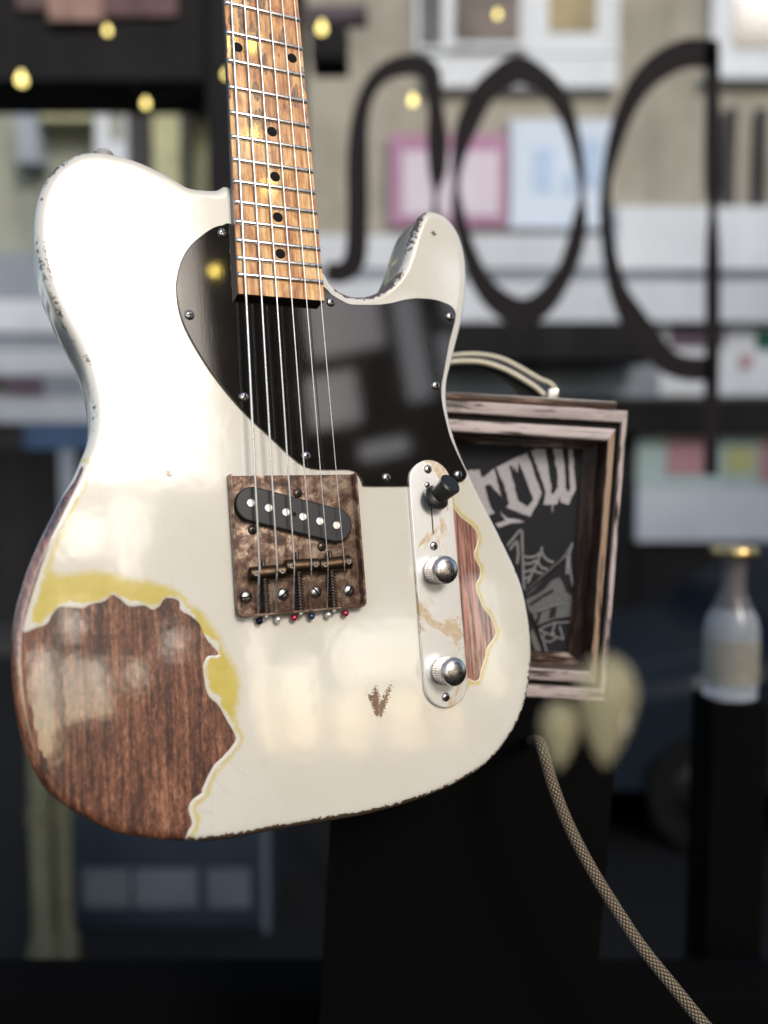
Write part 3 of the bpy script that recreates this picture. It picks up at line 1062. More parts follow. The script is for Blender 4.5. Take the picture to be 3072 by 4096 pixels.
def frame_boards(name, Ra, Rb, za, zb, mh, mv, parent, z_back=None):
    """four mitred boards between two rectangles"""
    (a0, a1, a2, a3), (b0, b1, b2, b3) = Ra, Rb
    ca_ = [(a0, a2), (a1, a2), (a1, a3), (a0, a3)]
    cb_ = [(b0, b2), (b1, b2), (b1, b3), (b0, b3)]
    zk = (min(za, zb) - 0.012) if z_back is None else z_back
    for k in range(4):
        j = (k + 1) % 4
        # subdivided along the length with a slightly chewed edge
        nseg = 14
        v = []
        for s in range(nseg + 1):
            u = s / nseg
            pa = Vector(ca_[k]).lerp(Vector(ca_[j]), u)
            pb = Vector(cb_[k]).lerp(Vector(cb_[j]), u)
            w = (pb - pa) * 0.12
            jit = lambda a: random.uniform(-a, a)
            v += [(pa.x, pa.y, zk), (pa.x, pa.y, za - 0.0008), (*(pa + w), za + jit(0.0002)), (*(pb - w + Vector((jit(.0003), jit(.0003)))), zb + jit(0.0002)), (pb.x, pb.y, zb - 0.0008), (pb.x, pb.y, zk)]
        f = [(s * 6 + i, (s + 1) * 6 + i, (s + 1) * 6 + (i + 1) % 6, s * 6 + (i + 1) % 6) for s in range(nseg) for i in range(6)]
        f += [tuple(range(6)), tuple(reversed(range(nseg * 6, nseg * 6 + 6)))]
        mesh(name, v, f, mh if k in (0, 2) else mv, parent, True, 30)


frame_boards('frame_board', rects[0], rects[1], 0.0, 0.0, M_PALE_H, M_PALE_V, case)
gr = MB()
gr.box((rects[1][0] - .001, rects[1][2] - .001, -0.012), (rects[2][0] + .001, rects[1][3] + .001, -0.005))
gr.box((rects[2][1] - .001, rects[1][2] - .001, -0.012), (rects[1][1] + .001, rects[1][3] + .001, -0.005))
gr.box((rects[2][0] + .001, rects[2][3] - .001, -0.012), (rects[2][1] - .001, rects[1][3] + .001, -0.005))
gr.box((rects[2][0] + .001, rects[1][2] - .001, -0.012), (rects[2][1] - .001, rects[2][2] + .001, -0.005))
gr.build('frame_groove', M_GROOVE, case, False)
frame_boards('frame_ridge', rects[2], rects[3], 0.001, 0.0015, M_PALE_H, M_RIDGE_V, case)
frame_boards('moulding', rects[3], (rects[4][0] - .010, rects[4][1] + .010, rects[4][2] - .006, rects[4][3] + .006), 0.0, -0.014, M_MOULD_H, M_MOULD_V, case, -0.03)
Rm = (rects[4][0] - .0102, rects[4][1] + .0102, rects[4][2] - .0062, rects[4][3] + .0062)
frame_boards('moulding', Rm, rects[4], -0.016, -0.024, M_MOULD_H, M_MOULD_V, case, -0.034)
sh = MB()
sh.box((rects[0][0] + .002, yb0 + .002, -0.15), (xr0 - .002, yt0 - .0005, -0.03), 0.002)
for (x0, x1) in ((rects[0][0] + .0015, rects[1][0]), (rects[1][1], xr0 - .0015)):
    sh.box((x0, yb0 + .002, -0.031), (x1, yt0 - .001, -0.0122))
sh.build('shell', M_DARKWOOD, case, True)
MB().box((rects[0][0] + .006, yt0 + .0003, -0.15), (cp(2478, 1612)[0], yt0 + 0.0072, -0.006), 0.0012).build('lid_board', M_DARKWOOD, case)


def printed_panel():
    t = NT('printed_black_panel')
    f = t.noise(t.obj(), 900, 3, 0.6)
    t.set(Base_Color=t.mix(f, (0.012, 0.012, 0.0145), (0.024, 0.024, 0.028)), Roughness=0.6, Specular_IOR_Level=0.15)
    return t.m


def print_grey(name, a, b):
    t = NT(name)
    f = t.noise(t.obj(), 700, 5, 0.7)
    t.set(Base_Color=t.mix(t.step(f, 0.35, 0.65), a, b), Roughness=0.65)
    return t.m


M_PANEL = printed_panel()
M_PRINT = print_grey('print_light_grey', (0.30, 0.28, 0.29), (0.52, 0.49, 0.50))
M_PRINT_D = print_grey('print_dark_grey', (0.07, 0.07, 0.07), (0.16, 0.16, 0.155))
M_PRINT_L = print_grey('print_line_grey', (0.16, 0.16, 0.16), (0.30, 0.30, 0.30))
MB().box((rects[4][0] - .004, rects[4][2] - .004, ZPAN - .006), (rects[4][1] + .004, rects[4][3] + .004, ZPAN)).build('front_panel', M_PANEL, case, False)
fpan = bpy.data.objects['front_panel']


def decal(name, pts, mat, lvl, c0=(1780, 1380, 2.183)):
    P = [cp(x, y, ZPAN) for x, y in crop(pts, *c0)]
    # chewed, dripping print edge
    Q = []
    for i, p in enumerate(P):
        q = P[(i + 1) % len(P)]
        L = math.dist(p, q)
        n = max(1, int(L / 0.003))
        for k in range(n):
            u = k / n
            j = 0.0004 if k else 0.0
            Q.append((p[0] + (q[0] - p[0]) * u + random.uniform(-j, j), p[1] + (q[1] - p[1]) * u + random.uniform(-j, j)))
    z0 = ZPAN + 0.00012 * lvl
    return MB().prism(Q, z0 - 0.0001, z0 + 0.00008).build(name, mat, fpan, False)


decal('letter', [(150, 1100), (300, 1088), (325, 1160), (430, 1078), (455, 1190), (490, 1325), (430, 1262), (395, 1215), (345, 1230), (370, 1330), (400, 1420), (435, 1465), (380, 1490), (200, 1300)], M_PRINT, 1)
decal('letter', [(448, 1070), (560, 1010), (715, 938), (745, 1010), (800, 1180), (845, 1290), (800, 1400), (745, 1500), (640, 1460), (535, 1418), (560, 1380), (520, 1230)], M_PRINT, 1)
decal('letter_counter', [(556, 1060), (585, 1050), (600, 1100), (610, 1050), (630, 1120), (640, 1025), (690, 1130), (730, 1240), (770, 1350), (720, 1412), (640, 1362), (600, 1200)], M_PANEL, 2)
decal('letter', [(752, 922), (800, 908), (1115, 900), (1128, 1100), (1142, 1260), (1078, 1395), (1010, 1375), (1000, 1315), (980, 1390), (945, 1390), (938, 1470), (932, 1390), (858, 1392), (880, 1290), (850, 1190)], M_PRINT, 1)
decal('letter_counter', [(868, 880), (940, 880), (985, 1150), (985, 1240), (950, 1300), (928, 1300), (930, 1230), (915, 1180), (890, 1000)], M_PANEL, 2)
decal('letter_counter', [(1022, 880), (1075, 880), (1085, 1100), (1095, 1250), (1072, 1290), (1052, 1240), (1045, 1050)], M_PANEL, 2)
decal('letter_tail', [(478, 1450), (545, 1512), (640, 1525), (695, 1545), (560, 1562), (470, 1595), (440, 1560), (530, 1530)], M_PRINT, 1)
C4 = (1780, 2040, 2.183)
decal('drawing', [(690, 720), (860, 560), (1010, 430), (1115, 285), (1068, 400), (1000, 470), (900, 570), (720, 745)], M_PRINT_D, 1, C4)
decal('drawing', [(700, 790), (860, 700), (940, 610), (1000, 590), (1035, 650), (1060, 720), (1130, 765), (1120, 790), (960, 820), (850, 860), (740, 890)], M_PRINT_D, 1, C4)
decal('drawing', [(748, 925), (960, 850), (1115, 810), (1122, 930), (960, 965), (800, 1020)], M_PRINT_D, 1, C4)
decal('drawing', [(760, 1030), (800, 1110), (850, 1250), (880, 1370), (830, 1375), (790, 1230), (740, 1100)], M_PRINT_D, 1, C4)


def strokes(lists, mat, w, lvl=2):
    m = MB()
    for L in lists:
        P = [Vector(cp(x, y, ZPAN)) for x, y in crop(L, *C4)]
        z = ZPAN + 0.00012 * lvl
        for i in range(len(P) - 1):
            d = (P[i + 1] - P[i]).normalized()
            n = Vector((-d.y, d.x)) * w
            q = [P[i] + n, P[i] - n, P[i + 1] - n, P[i + 1] + n]
            m.add([(p.x, p.y, z) for p in q], [(0, 1, 2, 3)])
    return m.build('drawing_line', mat, fpan, False)


strokes([[(545, 310), (600, 240), (655, 175), (672, 178), (678, 400), (690, 690)], [(565, 345), (630, 265), (640, 380), (630, 470)],
         [(848, 320), (838, 370), (808, 450), (770, 520), (745, 590), (720, 640)], [(670, 395), (720, 412), (780, 408), (838, 368)], [(845, 368), (870, 415), (910, 445), (950, 455)],
         [(680, 465), (740, 468), (800, 440)], [(812, 448), (830, 490), (860, 510), (895, 515)], [(685, 540), (730, 532), (775, 508)], [(778, 510), (800, 545), (850, 550)], [(690, 600), (745, 580)],
         [(1112, 285), (1085, 380), (1085, 480), (1105, 600), (1128, 700)], [(1070, 400), (1065, 560)]], M_PRINT_L, 0.00085)
strokes([[(810, 1040), (900, 1080), (1035, 1130)], [(810, 1040), (860, 1150), (895, 1260), (890, 1340)], [(870, 1070), (860, 1120)], [(940, 1050), (955, 1100)], [(1000, 1010), (1035, 1130)], [(850, 1140), (920, 1150), (980, 1110)],
         [(960, 990), (930, 1085)], [(1090, 975), (950, 985), (830, 1035)], [(745, 905), (960, 830), (1130, 800)]], M_PRINT_L, 0.0006)
strokes([[(740, 830), (840, 760), (945, 700)], [(935, 860), (915, 950)], [(965, 850), (945, 940)], [(830, 890), (800, 990)], [(745, 900), (800, 1030), (860, 1220), (890, 1350)], [(800, 1020), (960, 960), (1100, 940)], [(690, 740), (860, 590), (1060, 420)]], M_GROOVE, 0.0011, 3)

# handle
H0 = (1780, 1380, 2.183)
ht = [Vector((*cp(x, y, -0.085), -0.085)) for x, y in crop([(-420, 440), (-330, 300), (-180, 170), (-40, 115), (90, 92), (250, 82), (400, 98), (520, 132), (640, 192), (760, 262), (830, 302), (900, 328), (945, 362), (962, 400), (955, 446)], *H0)]
hb = [Vector((*cp(x, y, -0.060), -0.060)) for x, y in crop([(-420, 460), (-310, 340), (-170, 225), (-40, 170), (70, 148), (200, 142), (330, 152), (470, 192), (600, 252), (700, 312), (780, 362), (840, 412), (868, 440)], *H0)]
ht = [Vector(p) for p in spline(ht, 0.004, False)]
hb = [Vector(p) for p in spline(hb, 0.004, False)]
handle = empty('handle')
handle.parent = case
MB().tube(ht, 0.0022, 10).build('piping', M_PIPING, handle, True, 80)
MB().tube(hb, 0.0022, 10).build('piping', M_PIPING, handle, True, 80)
n = 40
v = []
for k in range(n + 1):
    p, q = ht[min(len(ht) - 1, int(k / n * (len(ht) - 1)))], hb[min(len(hb) - 1, int(k / n * (len(hb) - 1)))]
    v += [p, q, q + Vector((0, -0.003, 0)), p + Vector((0, -0.003, 0))]
f = [(s * 4 + i, (s + 1) * 4 + i, (s + 1) * 4 + (i + 1) % 4, s * 4 + (i + 1) % 4) for s in range(n) for i in range(4)] + [(0, 1, 2, 3), (n * 4 + 3, n * 4 + 2, n * 4 + 1, n * 4)]
mesh('strap', v, f, M_STRAP, handle, True, 40)
# inner black stiffener arch under the strap
ia = [Vector((*cp(x, y, -0.07), -0.07)) for x, y in crop([(-330, 440), (-230, 320), (-60, 215), (60, 185), (210, 185), (380, 225), (520, 310), (610, 390), (670, 445)], *H0)]
ia = [Vector(p) for p in spline(ia, 0.005, False)]
ob = [Vector((*cp(x, y, -0.07), -0.07)) for x, y in crop([(-400, 450), (-290, 330), (-140, 220), (0, 170), (150, 158), (330, 168), (470, 208), (600, 266), (720, 340), (800, 400), (845, 446)], *H0)]
ob = [Vector(p) for p in spline(ob, 0.005, False)]
v = []
for k in range(n + 1):
    p, q = ob[int(k / n * (len(ob) - 1))], ia[int(k / n * (len(ia) - 1))]
    v += [p, q, q + Vector((0, 0, -0.004)), p + Vector((0, 0, -0.004))]
mesh('stiffener', v, f, M_STRAP, handle, True, 40)
for px, py, mm, r in ((2055, 1574, M_GOLD, 0.0032), (2236, 1586, M_SCREW, 0.0034)):
    x, y = cp(px, py, -0.055)
    o = MB().lathe([(r, 0), (r, 0.002), (r * .6, 0.0035), (r * .1, 0.004)], 16).build('handle_screw', mm, case, True, 40)
    o.location = (x, yt0 + 0.0070, -0.055)
    o.rotation_euler = (math.radians(-90), 0, 0)
x, y = cp(2200, 1565, -0.072)
MB().box((x - 0.004, yt0 + .007, -0.086), (x + 0.005, yt0 + 0.019, -0.060), 0.0012).build('handle_bracket', metal('bracket_steel', (0.6, 0.57, 0.52), 0.3, 0.4), handle)

# black stand under the case
M_BLACK = plain('black_velvet_stand', (0.0022, 0.0021, 0.0021), 0.9, 0, 0.4, 40)
M_BLACK.node_tree.nodes['Principled BSDF'].inputs['Specular IOR Level'].default_value = 0.05
stand = MB().box((xc - 0.075, yb0 - 0.62, -0.17), (xr0 + 0.012, yb0 - 0.0006, 0.003), 0.003).build('display_stand', M_BLACK)
stand.matrix_world = MCASE
tag(stand, 'plain black display stand carrying the wooden case', 'stand')

# ================================================================== braided cable
def braid():
    t = NT('braided_cloth_cable')
    uv = t.n('ShaderNodeUVMap')
    mp = t.n('ShaderNodeMapping')
    t.link(uv.outputs[0], mp.inputs[0])
    sx = t.n('ShaderNodeSeparateXYZ')
    t.link(mp.outputs[0], sx.inputs[0])
    u = t.math('MULTIPLY', sx.outputs[0], 9.0)                      # round the cable
    w = sx.outputs[1]                                               # along it, in picks
    a = t.math('PINGPONG', t.math('ADD', w, t.math('MULTIPLY', u, 1.0)), 0.5)
    b = t.math('PINGPONG', t.math('SUBTRACT', w, t.math('MULTIPLY', u, 1.0)), 0.5)
    h = t.math('MULTIPLY', t.step(a, 0.02, 0.34), t.step(b, 0.02, 0.34))
    f = t.noise(t.obj(), 700, 3, 0.6)
    c = t.mix(h, (0.030, 0.017, 0.008), t.mix(f, (0.24, 0.185, 0.12), (0.38, 0.31, 0.215)))
    t.set(Base_Color=c, Roughness=0.8, Normal=t.bump(h, 0.8, 0.0008))
    return t.m


CAB = [(2120, 2968, 0.66), (2140, 2962, 0.60), (2166, 2985, 0.565), (2204, 3119, 0.560), (2268, 3286, 0.555), (2352, 3452, 0.55), (2454, 3619, 0.545), (2565, 3786, 0.54), (2676, 3925, 0.535), (2796, 4073, 0.53), (2900, 4200, 0.525), (3050, 4420, 0.52)]
cpts = [Vector(p) for p in spline([at(*c)[:] for c in CAB], 0.004, False)]
m = MB().tube(cpts, 0.0042, 16)
cable = m.build('braided_cable', braid(), None, True, 80)
uvl = cable.data.uv_layers.new(name='UVMap')
ln = np.concatenate([[0], np.cumsum([(cpts[i + 1] - cpts[i]).length for i in range(len(cpts) - 1)])])
for p in cable.data.polygons:
    ks = [cable.data.loops[l].vertex_index % 16 for l in p.loop_indices]
    for l in p.loop_indices:
        vi = cable.data.loops[l].vertex_index
        k = vi % 16
        if max(ks) == 15 and min(ks) == 0 and k == 0:
            k = 16
        uvl.data[l].uv = (k / 16, ln[vi // 16] / 0.0036)
tag(cable, 'tan braided cloth cable hanging down to the lower right corner', 'cable')


# ================================================================== the street seen behind
def rect_box(name, x0, y0, x1, y1, Y, proud, mat, parent, back=0.02, bev=0.0):
    """a slab on the wall plane at distance Y, standing PROUD metres out of it; corners given as seen in the picture"""
    a, b = on_y(x0, y0, Y - proud), on_y(x1, y1, Y - proud)
    c, d = on_y(x0, y1, Y - proud), on_y(x1, y0, Y - proud)
    xa, xb = (a.x + c.x) / 2, (b.x + d.x) / 2
    zt, zb_ = (a.z + d.z) / 2, (b.z + c.z) / 2
    o = MB().box((xa, Y - proud, zb_), (xb, Y + back, zt), bev).build(name, mat, None, bev > 0)
    if parent is not None:
        o.parent = parent
    return o


def wall_mat(name, col, var=0.22, scale=1.2, rough=0.85):
    t = NT(name)
    a = t.noise(t.obj(), scale, 6, 0.65)
    b = t.noise(t.obj(scale=(1, 1, 0.12)), scale * 5, 4, 0.6)
    s = t.math('ADD', t.math('MULTIPLY', a, 0.6), t.math('MULTIPLY', b, 0.4))
    t.set(Base_Color=t.mix(t.step(s, 0.3, 0.7), [c * (1 - var) for c in col], [min(1, c * (1 + var)) for c in col]), Roughness=rough, Specular_IOR_Level=0.1, Normal=t.bump(s, 0.3, 0.02))
    return t.m


W_BEIGE = wall_mat('beige_render', (0.36, 0.335, 0.28))
W_GREEN = wall_mat('grey_green_render', (0.29, 0.30, 0.25))
W_WHITE = wall_mat('white_painted_trim', (0.72, 0.75, 0.79), 0.1)
W_WHITE2 = wall_mat('white_fascia_board', (0.62, 0.65, 0.70), 0.1)
W_GREYB = wall_mat('blue_grey_board', (0.30, 0.335, 0.385), 0.2)
W_DARK = wall_mat('dark_shop_front', (0.020, 0.019, 0.020), 0.3)
W_DARKG = wall_mat('dark_grey_front', (0.055, 0.053, 0.055), 0.3)
W_BLUE = wall_mat('blue_board', (0.09, 0.15, 0.26), 0.2)
W_MAUVE = wall_mat('mauve_board', (0.15, 0.11, 0.14), 0.2)
W_PINK = wall_mat('pink_sign', (0.44, 0.25, 0.36), 0.12)
W_PINKW = wall_mat('pale_pink_sign', (0.68, 0.60, 0.68), 0.1)
W_BLUEW = wall_mat('pale_blue_sign', (0.66, 0.74, 0.85), 0.08)
W_BLUES = wall_mat('light_blue_print', (0.48, 0.60, 0.78), 0.1)
W_TEAL = wall_mat('teal_poster', (0.42, 0.52, 0.50), 0.15)
W_ROSE = wall_mat('rose_print', (0.46, 0.25, 0.27), 0.15)
W_OLIVE = wall_mat('olive_print', (0.50, 0.50, 0.24), 0.15)
W_GREEN_D = wall_mat('dark_green_print', (0.03, 0.12, 0.08), 0.15)
W_STREAK_D = wall_mat('dim_olive_streak', (0.10, 0.10, 0.068), 0.3, 6)  # dimmed olive for the posts that stand in for reflected streaks
W_POST = wall_mat('pale_olive_paint', (0.44, 0.44, 0.27), 0.2, 6)


def pane_mat(name, col, rough=0.12):
    t = NT(name)
    f = t.noise(t.obj(), 1.6, 4, 0.6)
    t.set(Base_Color=t.mix(t.step(f, 0.3, 0.7), [c * 0.5 for c in col], [c * 1.4 for c in col]), Roughness=rough)
    return t.m


P_OCHRE = pane_mat('ochre_pane', (0.26, 0.20, 0.085))  # pane in an ochre tone
P_GREY = pane_mat('grey_pane', (0.12, 0.12, 0.115))
P_DARK = pane_mat('dark_pane', (0.018, 0.018, 0.020), 0.2)
P_BROWN = pane_mat('brown_pane', (0.13, 0.10, 0.085))

YB = 9.0
bR = empty('shop_building', Matrix.Translation((2.0, YB, 0)), 'beige rendered shop front with white window trim and pink and blue signs', 'building')
bR.matrix_world = Matrix.Translation((0, 0, 0))
rect_box('wall', 1230, -1400, 4300, 2545, YB, 0.0, W_BEIGE, bR, 0.4)


def window(parent, x0, y0, x1, y1, pane, tf=0.07, sill=True, fw=34):
    fr = rect_box('window', x0, y0, x1, y1, YB, tf, W_WHITE, parent, 0.0)
    rect_box('pane', x0 + fw, y0 + fw, x1 - fw, y1 - fw, YB - tf, 0.012, pane, fr, 0.0)
    if sill:
        rect_box('sill', x0 - 20, y1 - 6, x1 + 20, y1 + 26, YB, tf + 0.08, W_WHITE, fr, 0.0)
    return fr


window(bR, 1660, -420, 1790, 200, P_GREY, fw=20, sill=False)
window(bR, 1790, -420, 2110, 190, P_BROWN, sill=False, fw=28)
window(bR, 2110, -420, 2480, 215, P_OCHRE, fw=90, sill=False)
window(bR, 2850, -420, 3420, 285, P_BROWN, fw=95)
rect_box('sill_course', 1700, 225, 2470, 345, YB, 0.14, W_WHITE, bR, 0.0)
rect_box('drain_pipe', 2905, 430, 2945, 830, YB, 0.09, W_DARKG, bR, 0.0)
rect_box('drain_pipe', 3030, 430, 3066, 830, YB, 0.09, W_BROWN if False else W_DARKG, bR, 0.0)
sg = rect_box('sign', 1560, 535, 2032, 900, YB, 0.10, W_PINK, bR, 0.0)
rect_box('sign_face', 1610, 605, 1995, 860, YB - 0.10, 0.015, W_PINKW, sg, 0.0)
sg = rect_box('sign', 2042, 478, 2445, 908, YB, 0.13, W_BLUEW, bR, 0.0)
rect_box('sign_print', 2138, 590, 2215, 765, YB - 0.13, 0.012, W_BLUES, sg, 0.0)
rect_box('sign_print', 2260, 690, 2300, 770, YB - 0.13, 0.012, W_BLUES, sg, 0.0)
rect_box('sign_print', 2330, 560, 2410, 745, YB - 0.13, 0.012, W_BLUES, sg, 0.0)
rect_box('fascia_board', 1230, 940, 2470, 1075, YB, 0.22, W_WHITE2, bR, 0.0)
rect_box('fascia_board', 2470, 826, 4300, 1078, YB, 0.26, W_WHITE, bR, 0.0)
rect_box('fascia_trim', 1230, 1082, 4300, 1118, YB, 0.18, W_GREYB, bR, 0.0)
rect_box('fascia_board', 1230, 1122, 4300, 1285, YB, 0.24, W_WHITE2, bR, 0.0)
rect_box('awning_front', 1230, 1290, 2640, 1440, YB, 0.9, W_DARK, bR, -0.3)
rect_box('shop_pane', 2640, 1290, 4300, 1580, YB, 0.05, W_WHITE, bR, 0.0)
rect_box('poster_print', 2680, 1300, 2900, 1390, YB - 0.05, 0.012, W_MAUVE, bR, 0.0)
rect_box('poster_print', 2960, 1420, 3010, 1475, YB - 0.05, 0.012, W_ROSE, bR, 0.0)
rect_box('poster_print', 3025, 1320, 3110, 1400, YB - 0.05, 0.012, W_GREEN_D, bR, 0.0)
rect_box('counter_board', 1230, 1446, 2640, 1590, YB, 0.16, W_GREYB, bR, 0.0)
rect_box('lintel', 1230, 1596, 4300, 1735, YB, 0.30, W_DARK, bR, 0.0)
rect_box('shop_front', 1230, 1740, 2545, 2545, YB, 0.10, W_DARK, bR, 0.0)
po = rect_box('poster', 2548, 1742, 4300, 1945, YB, 0.12, W_TEAL, bR, 0.0)
rect_box('poster_print', 2670, 1752, 2820, 1900, YB - 0.12, 0.012, W_ROSE, po, 0.0)
rect_box('poster_print', 2905, 1790, 3020, 1890, YB - 0.12, 0.012, W_OLIVE, po, 0.0)
rect_box('poster_print', 3040, 1760, 3110, 1930, YB - 0.12, 0.012, W_ROSE, po, 0.0)
rect_box('stall_riser', 2548, 1950, 4300, 2165, YB, 0.20, W_WHITE2, bR, 0.0)
rect_box('plinth_course', 2548, 2170, 4300, 2545, YB, 0.12, W_DARK, bR, 0.0)

bL = empty('corner_building', None, 'grey-green building with pale window bays and white-blue fascia, left of the guitar', 'building')
rect_box('wall', -1300, -1400, 1222, 2545, YB + 0.3, 0.0, W_GREEN, bL, 0.4)
rect_box('bay', 60, 400, 150, 650, YB, 0.0, W_GREYB, bL, 0.3)
rect_box('bay', 160, 350, 400, 480, YB, 0.05, W_POST, bL, 0.3)
rect_box('bay', 380, 390, 500, 690, YB, 0.1, W_WHITE2, bL, 0.3)
rect_box('bay_panel', 440, 430, 490, 560, YB - 0.1, 0.012, W_GREEN, bL, 0.0)
rect_box('recess', 505, 330, 600, 760, YB, 0.0, W_DARKG, bL, 0.2)
rect_box('bay', 610, 330, 715, 760, YB, 0.05, W_POST, bL, 0.3)
rect_box('recess', 720, 320, 752, 900, YB, 0.0, W_DARKG, bL, 0.2)
rect_box('shop_front', 856, -200, 1222, 1500, YB, 0.0, W_DARK, bL, 0.2)
rect_box('fascia_board', -1300, 1010, 800, 1190, YB, 0.1, W_GREYB, bL, 0.2)
rect_box('fascia_board', -1300, 1196, 800, 1330, YB, 0.16, W_WHITE2, bL, 0.2)
rect_box('fascia_trim', -1300, 1336, 800, 1392, YB, 0.1, W_GREYB, bL, 0.2)
rect_box('fascia_board', -1300, 1398, 800, 1500, YB, 0.16, W_WHITE2, bL, 0.2)
rect_box('fascia_print', 20, 1505, 170, 1580, YB, 0.16, W_MAUVE, bL, 0.2)
rect_box('fascia_board', 175, 1505, 800, 1580, YB, 0.14, W_GREYB, bL, 0.2)
rect_box('fascia_board', -1300, 1584, 800, 1690, YB, 0.12, W_WHITE2, bL, 0.2)
rect_box('blue_panel', 95, 1694, 800, 1795, YB, 0.12, W_BLUE, bL, 0.2)
rect_box('blue_panel', -1300, 1694, 90, 1795, YB, 0.05, W_DARKG, bL, 0.2)
rect_box('shop_front', -1300, 1800, 1222, 2545, YB, 0.10, W_DARK, bL, 0.2)
rect_box('corner_pillar', 240, 1800, 300, 2150, YB - 0.1, 0.08, W_GREYB, bL, 0.0)

# dark canopy at the top left, with a faded pink valance
cano = empty('canopy', None, 'dark canopy with a faded pink valance at the top left', 'canopy')
YC = 5.0
rect_box('canopy_front', -900, -500, 830, 318, YC, 0.0, W_DARK, cano, 0.5)
rect_box('valance', 330, -500, 700, 62, YC, 0.03, wall_mat('faded_pink_cloth', (0.16, 0.10, 0.105), 0.3, 8), cano, 0.0)
rect_box('valance', 60, -500, 320, 36, YC, 0.03, wall_mat('faded_rose_cloth', (0.13, 0.09, 0.09), 0.3, 8), cano, 0.0)
rect_box('valance', 185, -500, 400, 80, YC - 0.03, 0.03, wall_mat('faded_salmon_cloth', (0.34, 0.22, 0.19), 0.3, 8), cano, 0.0)
rect_box('canopy_post', 836, -500, 915, 2545, YC, 0.0, W_DARK, cano, 0.08)
lamp = empty('box_sign', None, 'small dark box sign hanging right of the neck', 'sign')
rect_box('sign_case', 1240, 80, 1390, 235, YC, 0.0, W_DARK, lamp, 0.25, 0.01)
rect_box('bracket', 1230, 20, 1470, 76, YC, 0.0, wall_mat('mauve_bracket', (0.11, 0.09, 0.105), 0.2), lamp, 0.1)

# posts added in place of reflected yellow streaks
def post(px0, px1, ytop, Y, label, mat, z0=0.0):
    t_ = on_y((px0 + px1) / 2, ytop, Y)
    r = (on_y(px1, 2048, Y).x - on_y(px0, 2048, Y).x) / 2
    root = empty('streak_post', Matrix.Translation((t_.x, Y, z0)), label, 'post')
    h = t_.z - z0
    MB().lathe([(r * 1.5, 0), (r * 1.5, 0.10), (r, 0.13), (r, h - 0.02), (r * 0.7, h)], 20).build('pole', mat, root, True, 40)
    MB().lathe([(r * 1.25, h * 0.5), (r * 1.25, h * 0.5 + 0.05)], 20).build('collar', mat, root, True, 40)
    return root


post(760, 846, 290, 5.6, 'tall pale olive stand-in for a reflected streak, rising behind the guitar neck', W_POST)
post(100, 185, 2690, 3.0, 'thick dull olive stand-in for a reflected streak at the lower left edge', W_STREAK_D)
post(200, 268, 2690, 3.05, 'slim dull olive stand-in for a reflected streak just right of the thick lower left one', W_STREAK_D)
post(1368, 1440, 2500, 3.4, 'dull olive stand-in for a reflected streak below the middle of the guitar body', W_STREAK_D)

# low street cabinet behind the guitar's lower bout
Yc = 3.25
M_NAVY = plain('navy_paint', (0.018, 0.028, 0.045), 0.35, 0, 0.3, 4, coat=0.4)
M_PANEG = plain('pale_grey_panel', (0.085, 0.10, 0.125), 0.4, 0, 0.3, 5)
cab = empty('street_cabinet', None, 'low navy cabinet with pale grey panels under the guitar', 'cabinet')
p0, p1 = on_y(270, 3240, Yc), on_y(1090, 3240, Yc)
MB().box((p0.x, Yc, 0.004), (p1.x, Yc + 0.5, p0.z), 0.03).build('cabinet_body', M_NAVY, cab)
MB().box((p0.x - 0.02, Yc - 0.02, p0.z + 0.001), (p1.x + 0.02, Yc + 0.52, p0.z + 0.04), 0.012).build('cabinet_top', M_NAVY, cab)
for x0, x1 in ((330, 520), (535, 790), (830, 1000)):
    rect_box('cabinet_panel', x0, 3480, x1, 3630, Yc, 0.012, M_PANEG, cab, 0.0)
rect_box('cabinet_edge', 1050, 3300, 1075, 3880, Yc, 0.015, M_PANEG, cab, 0.0)

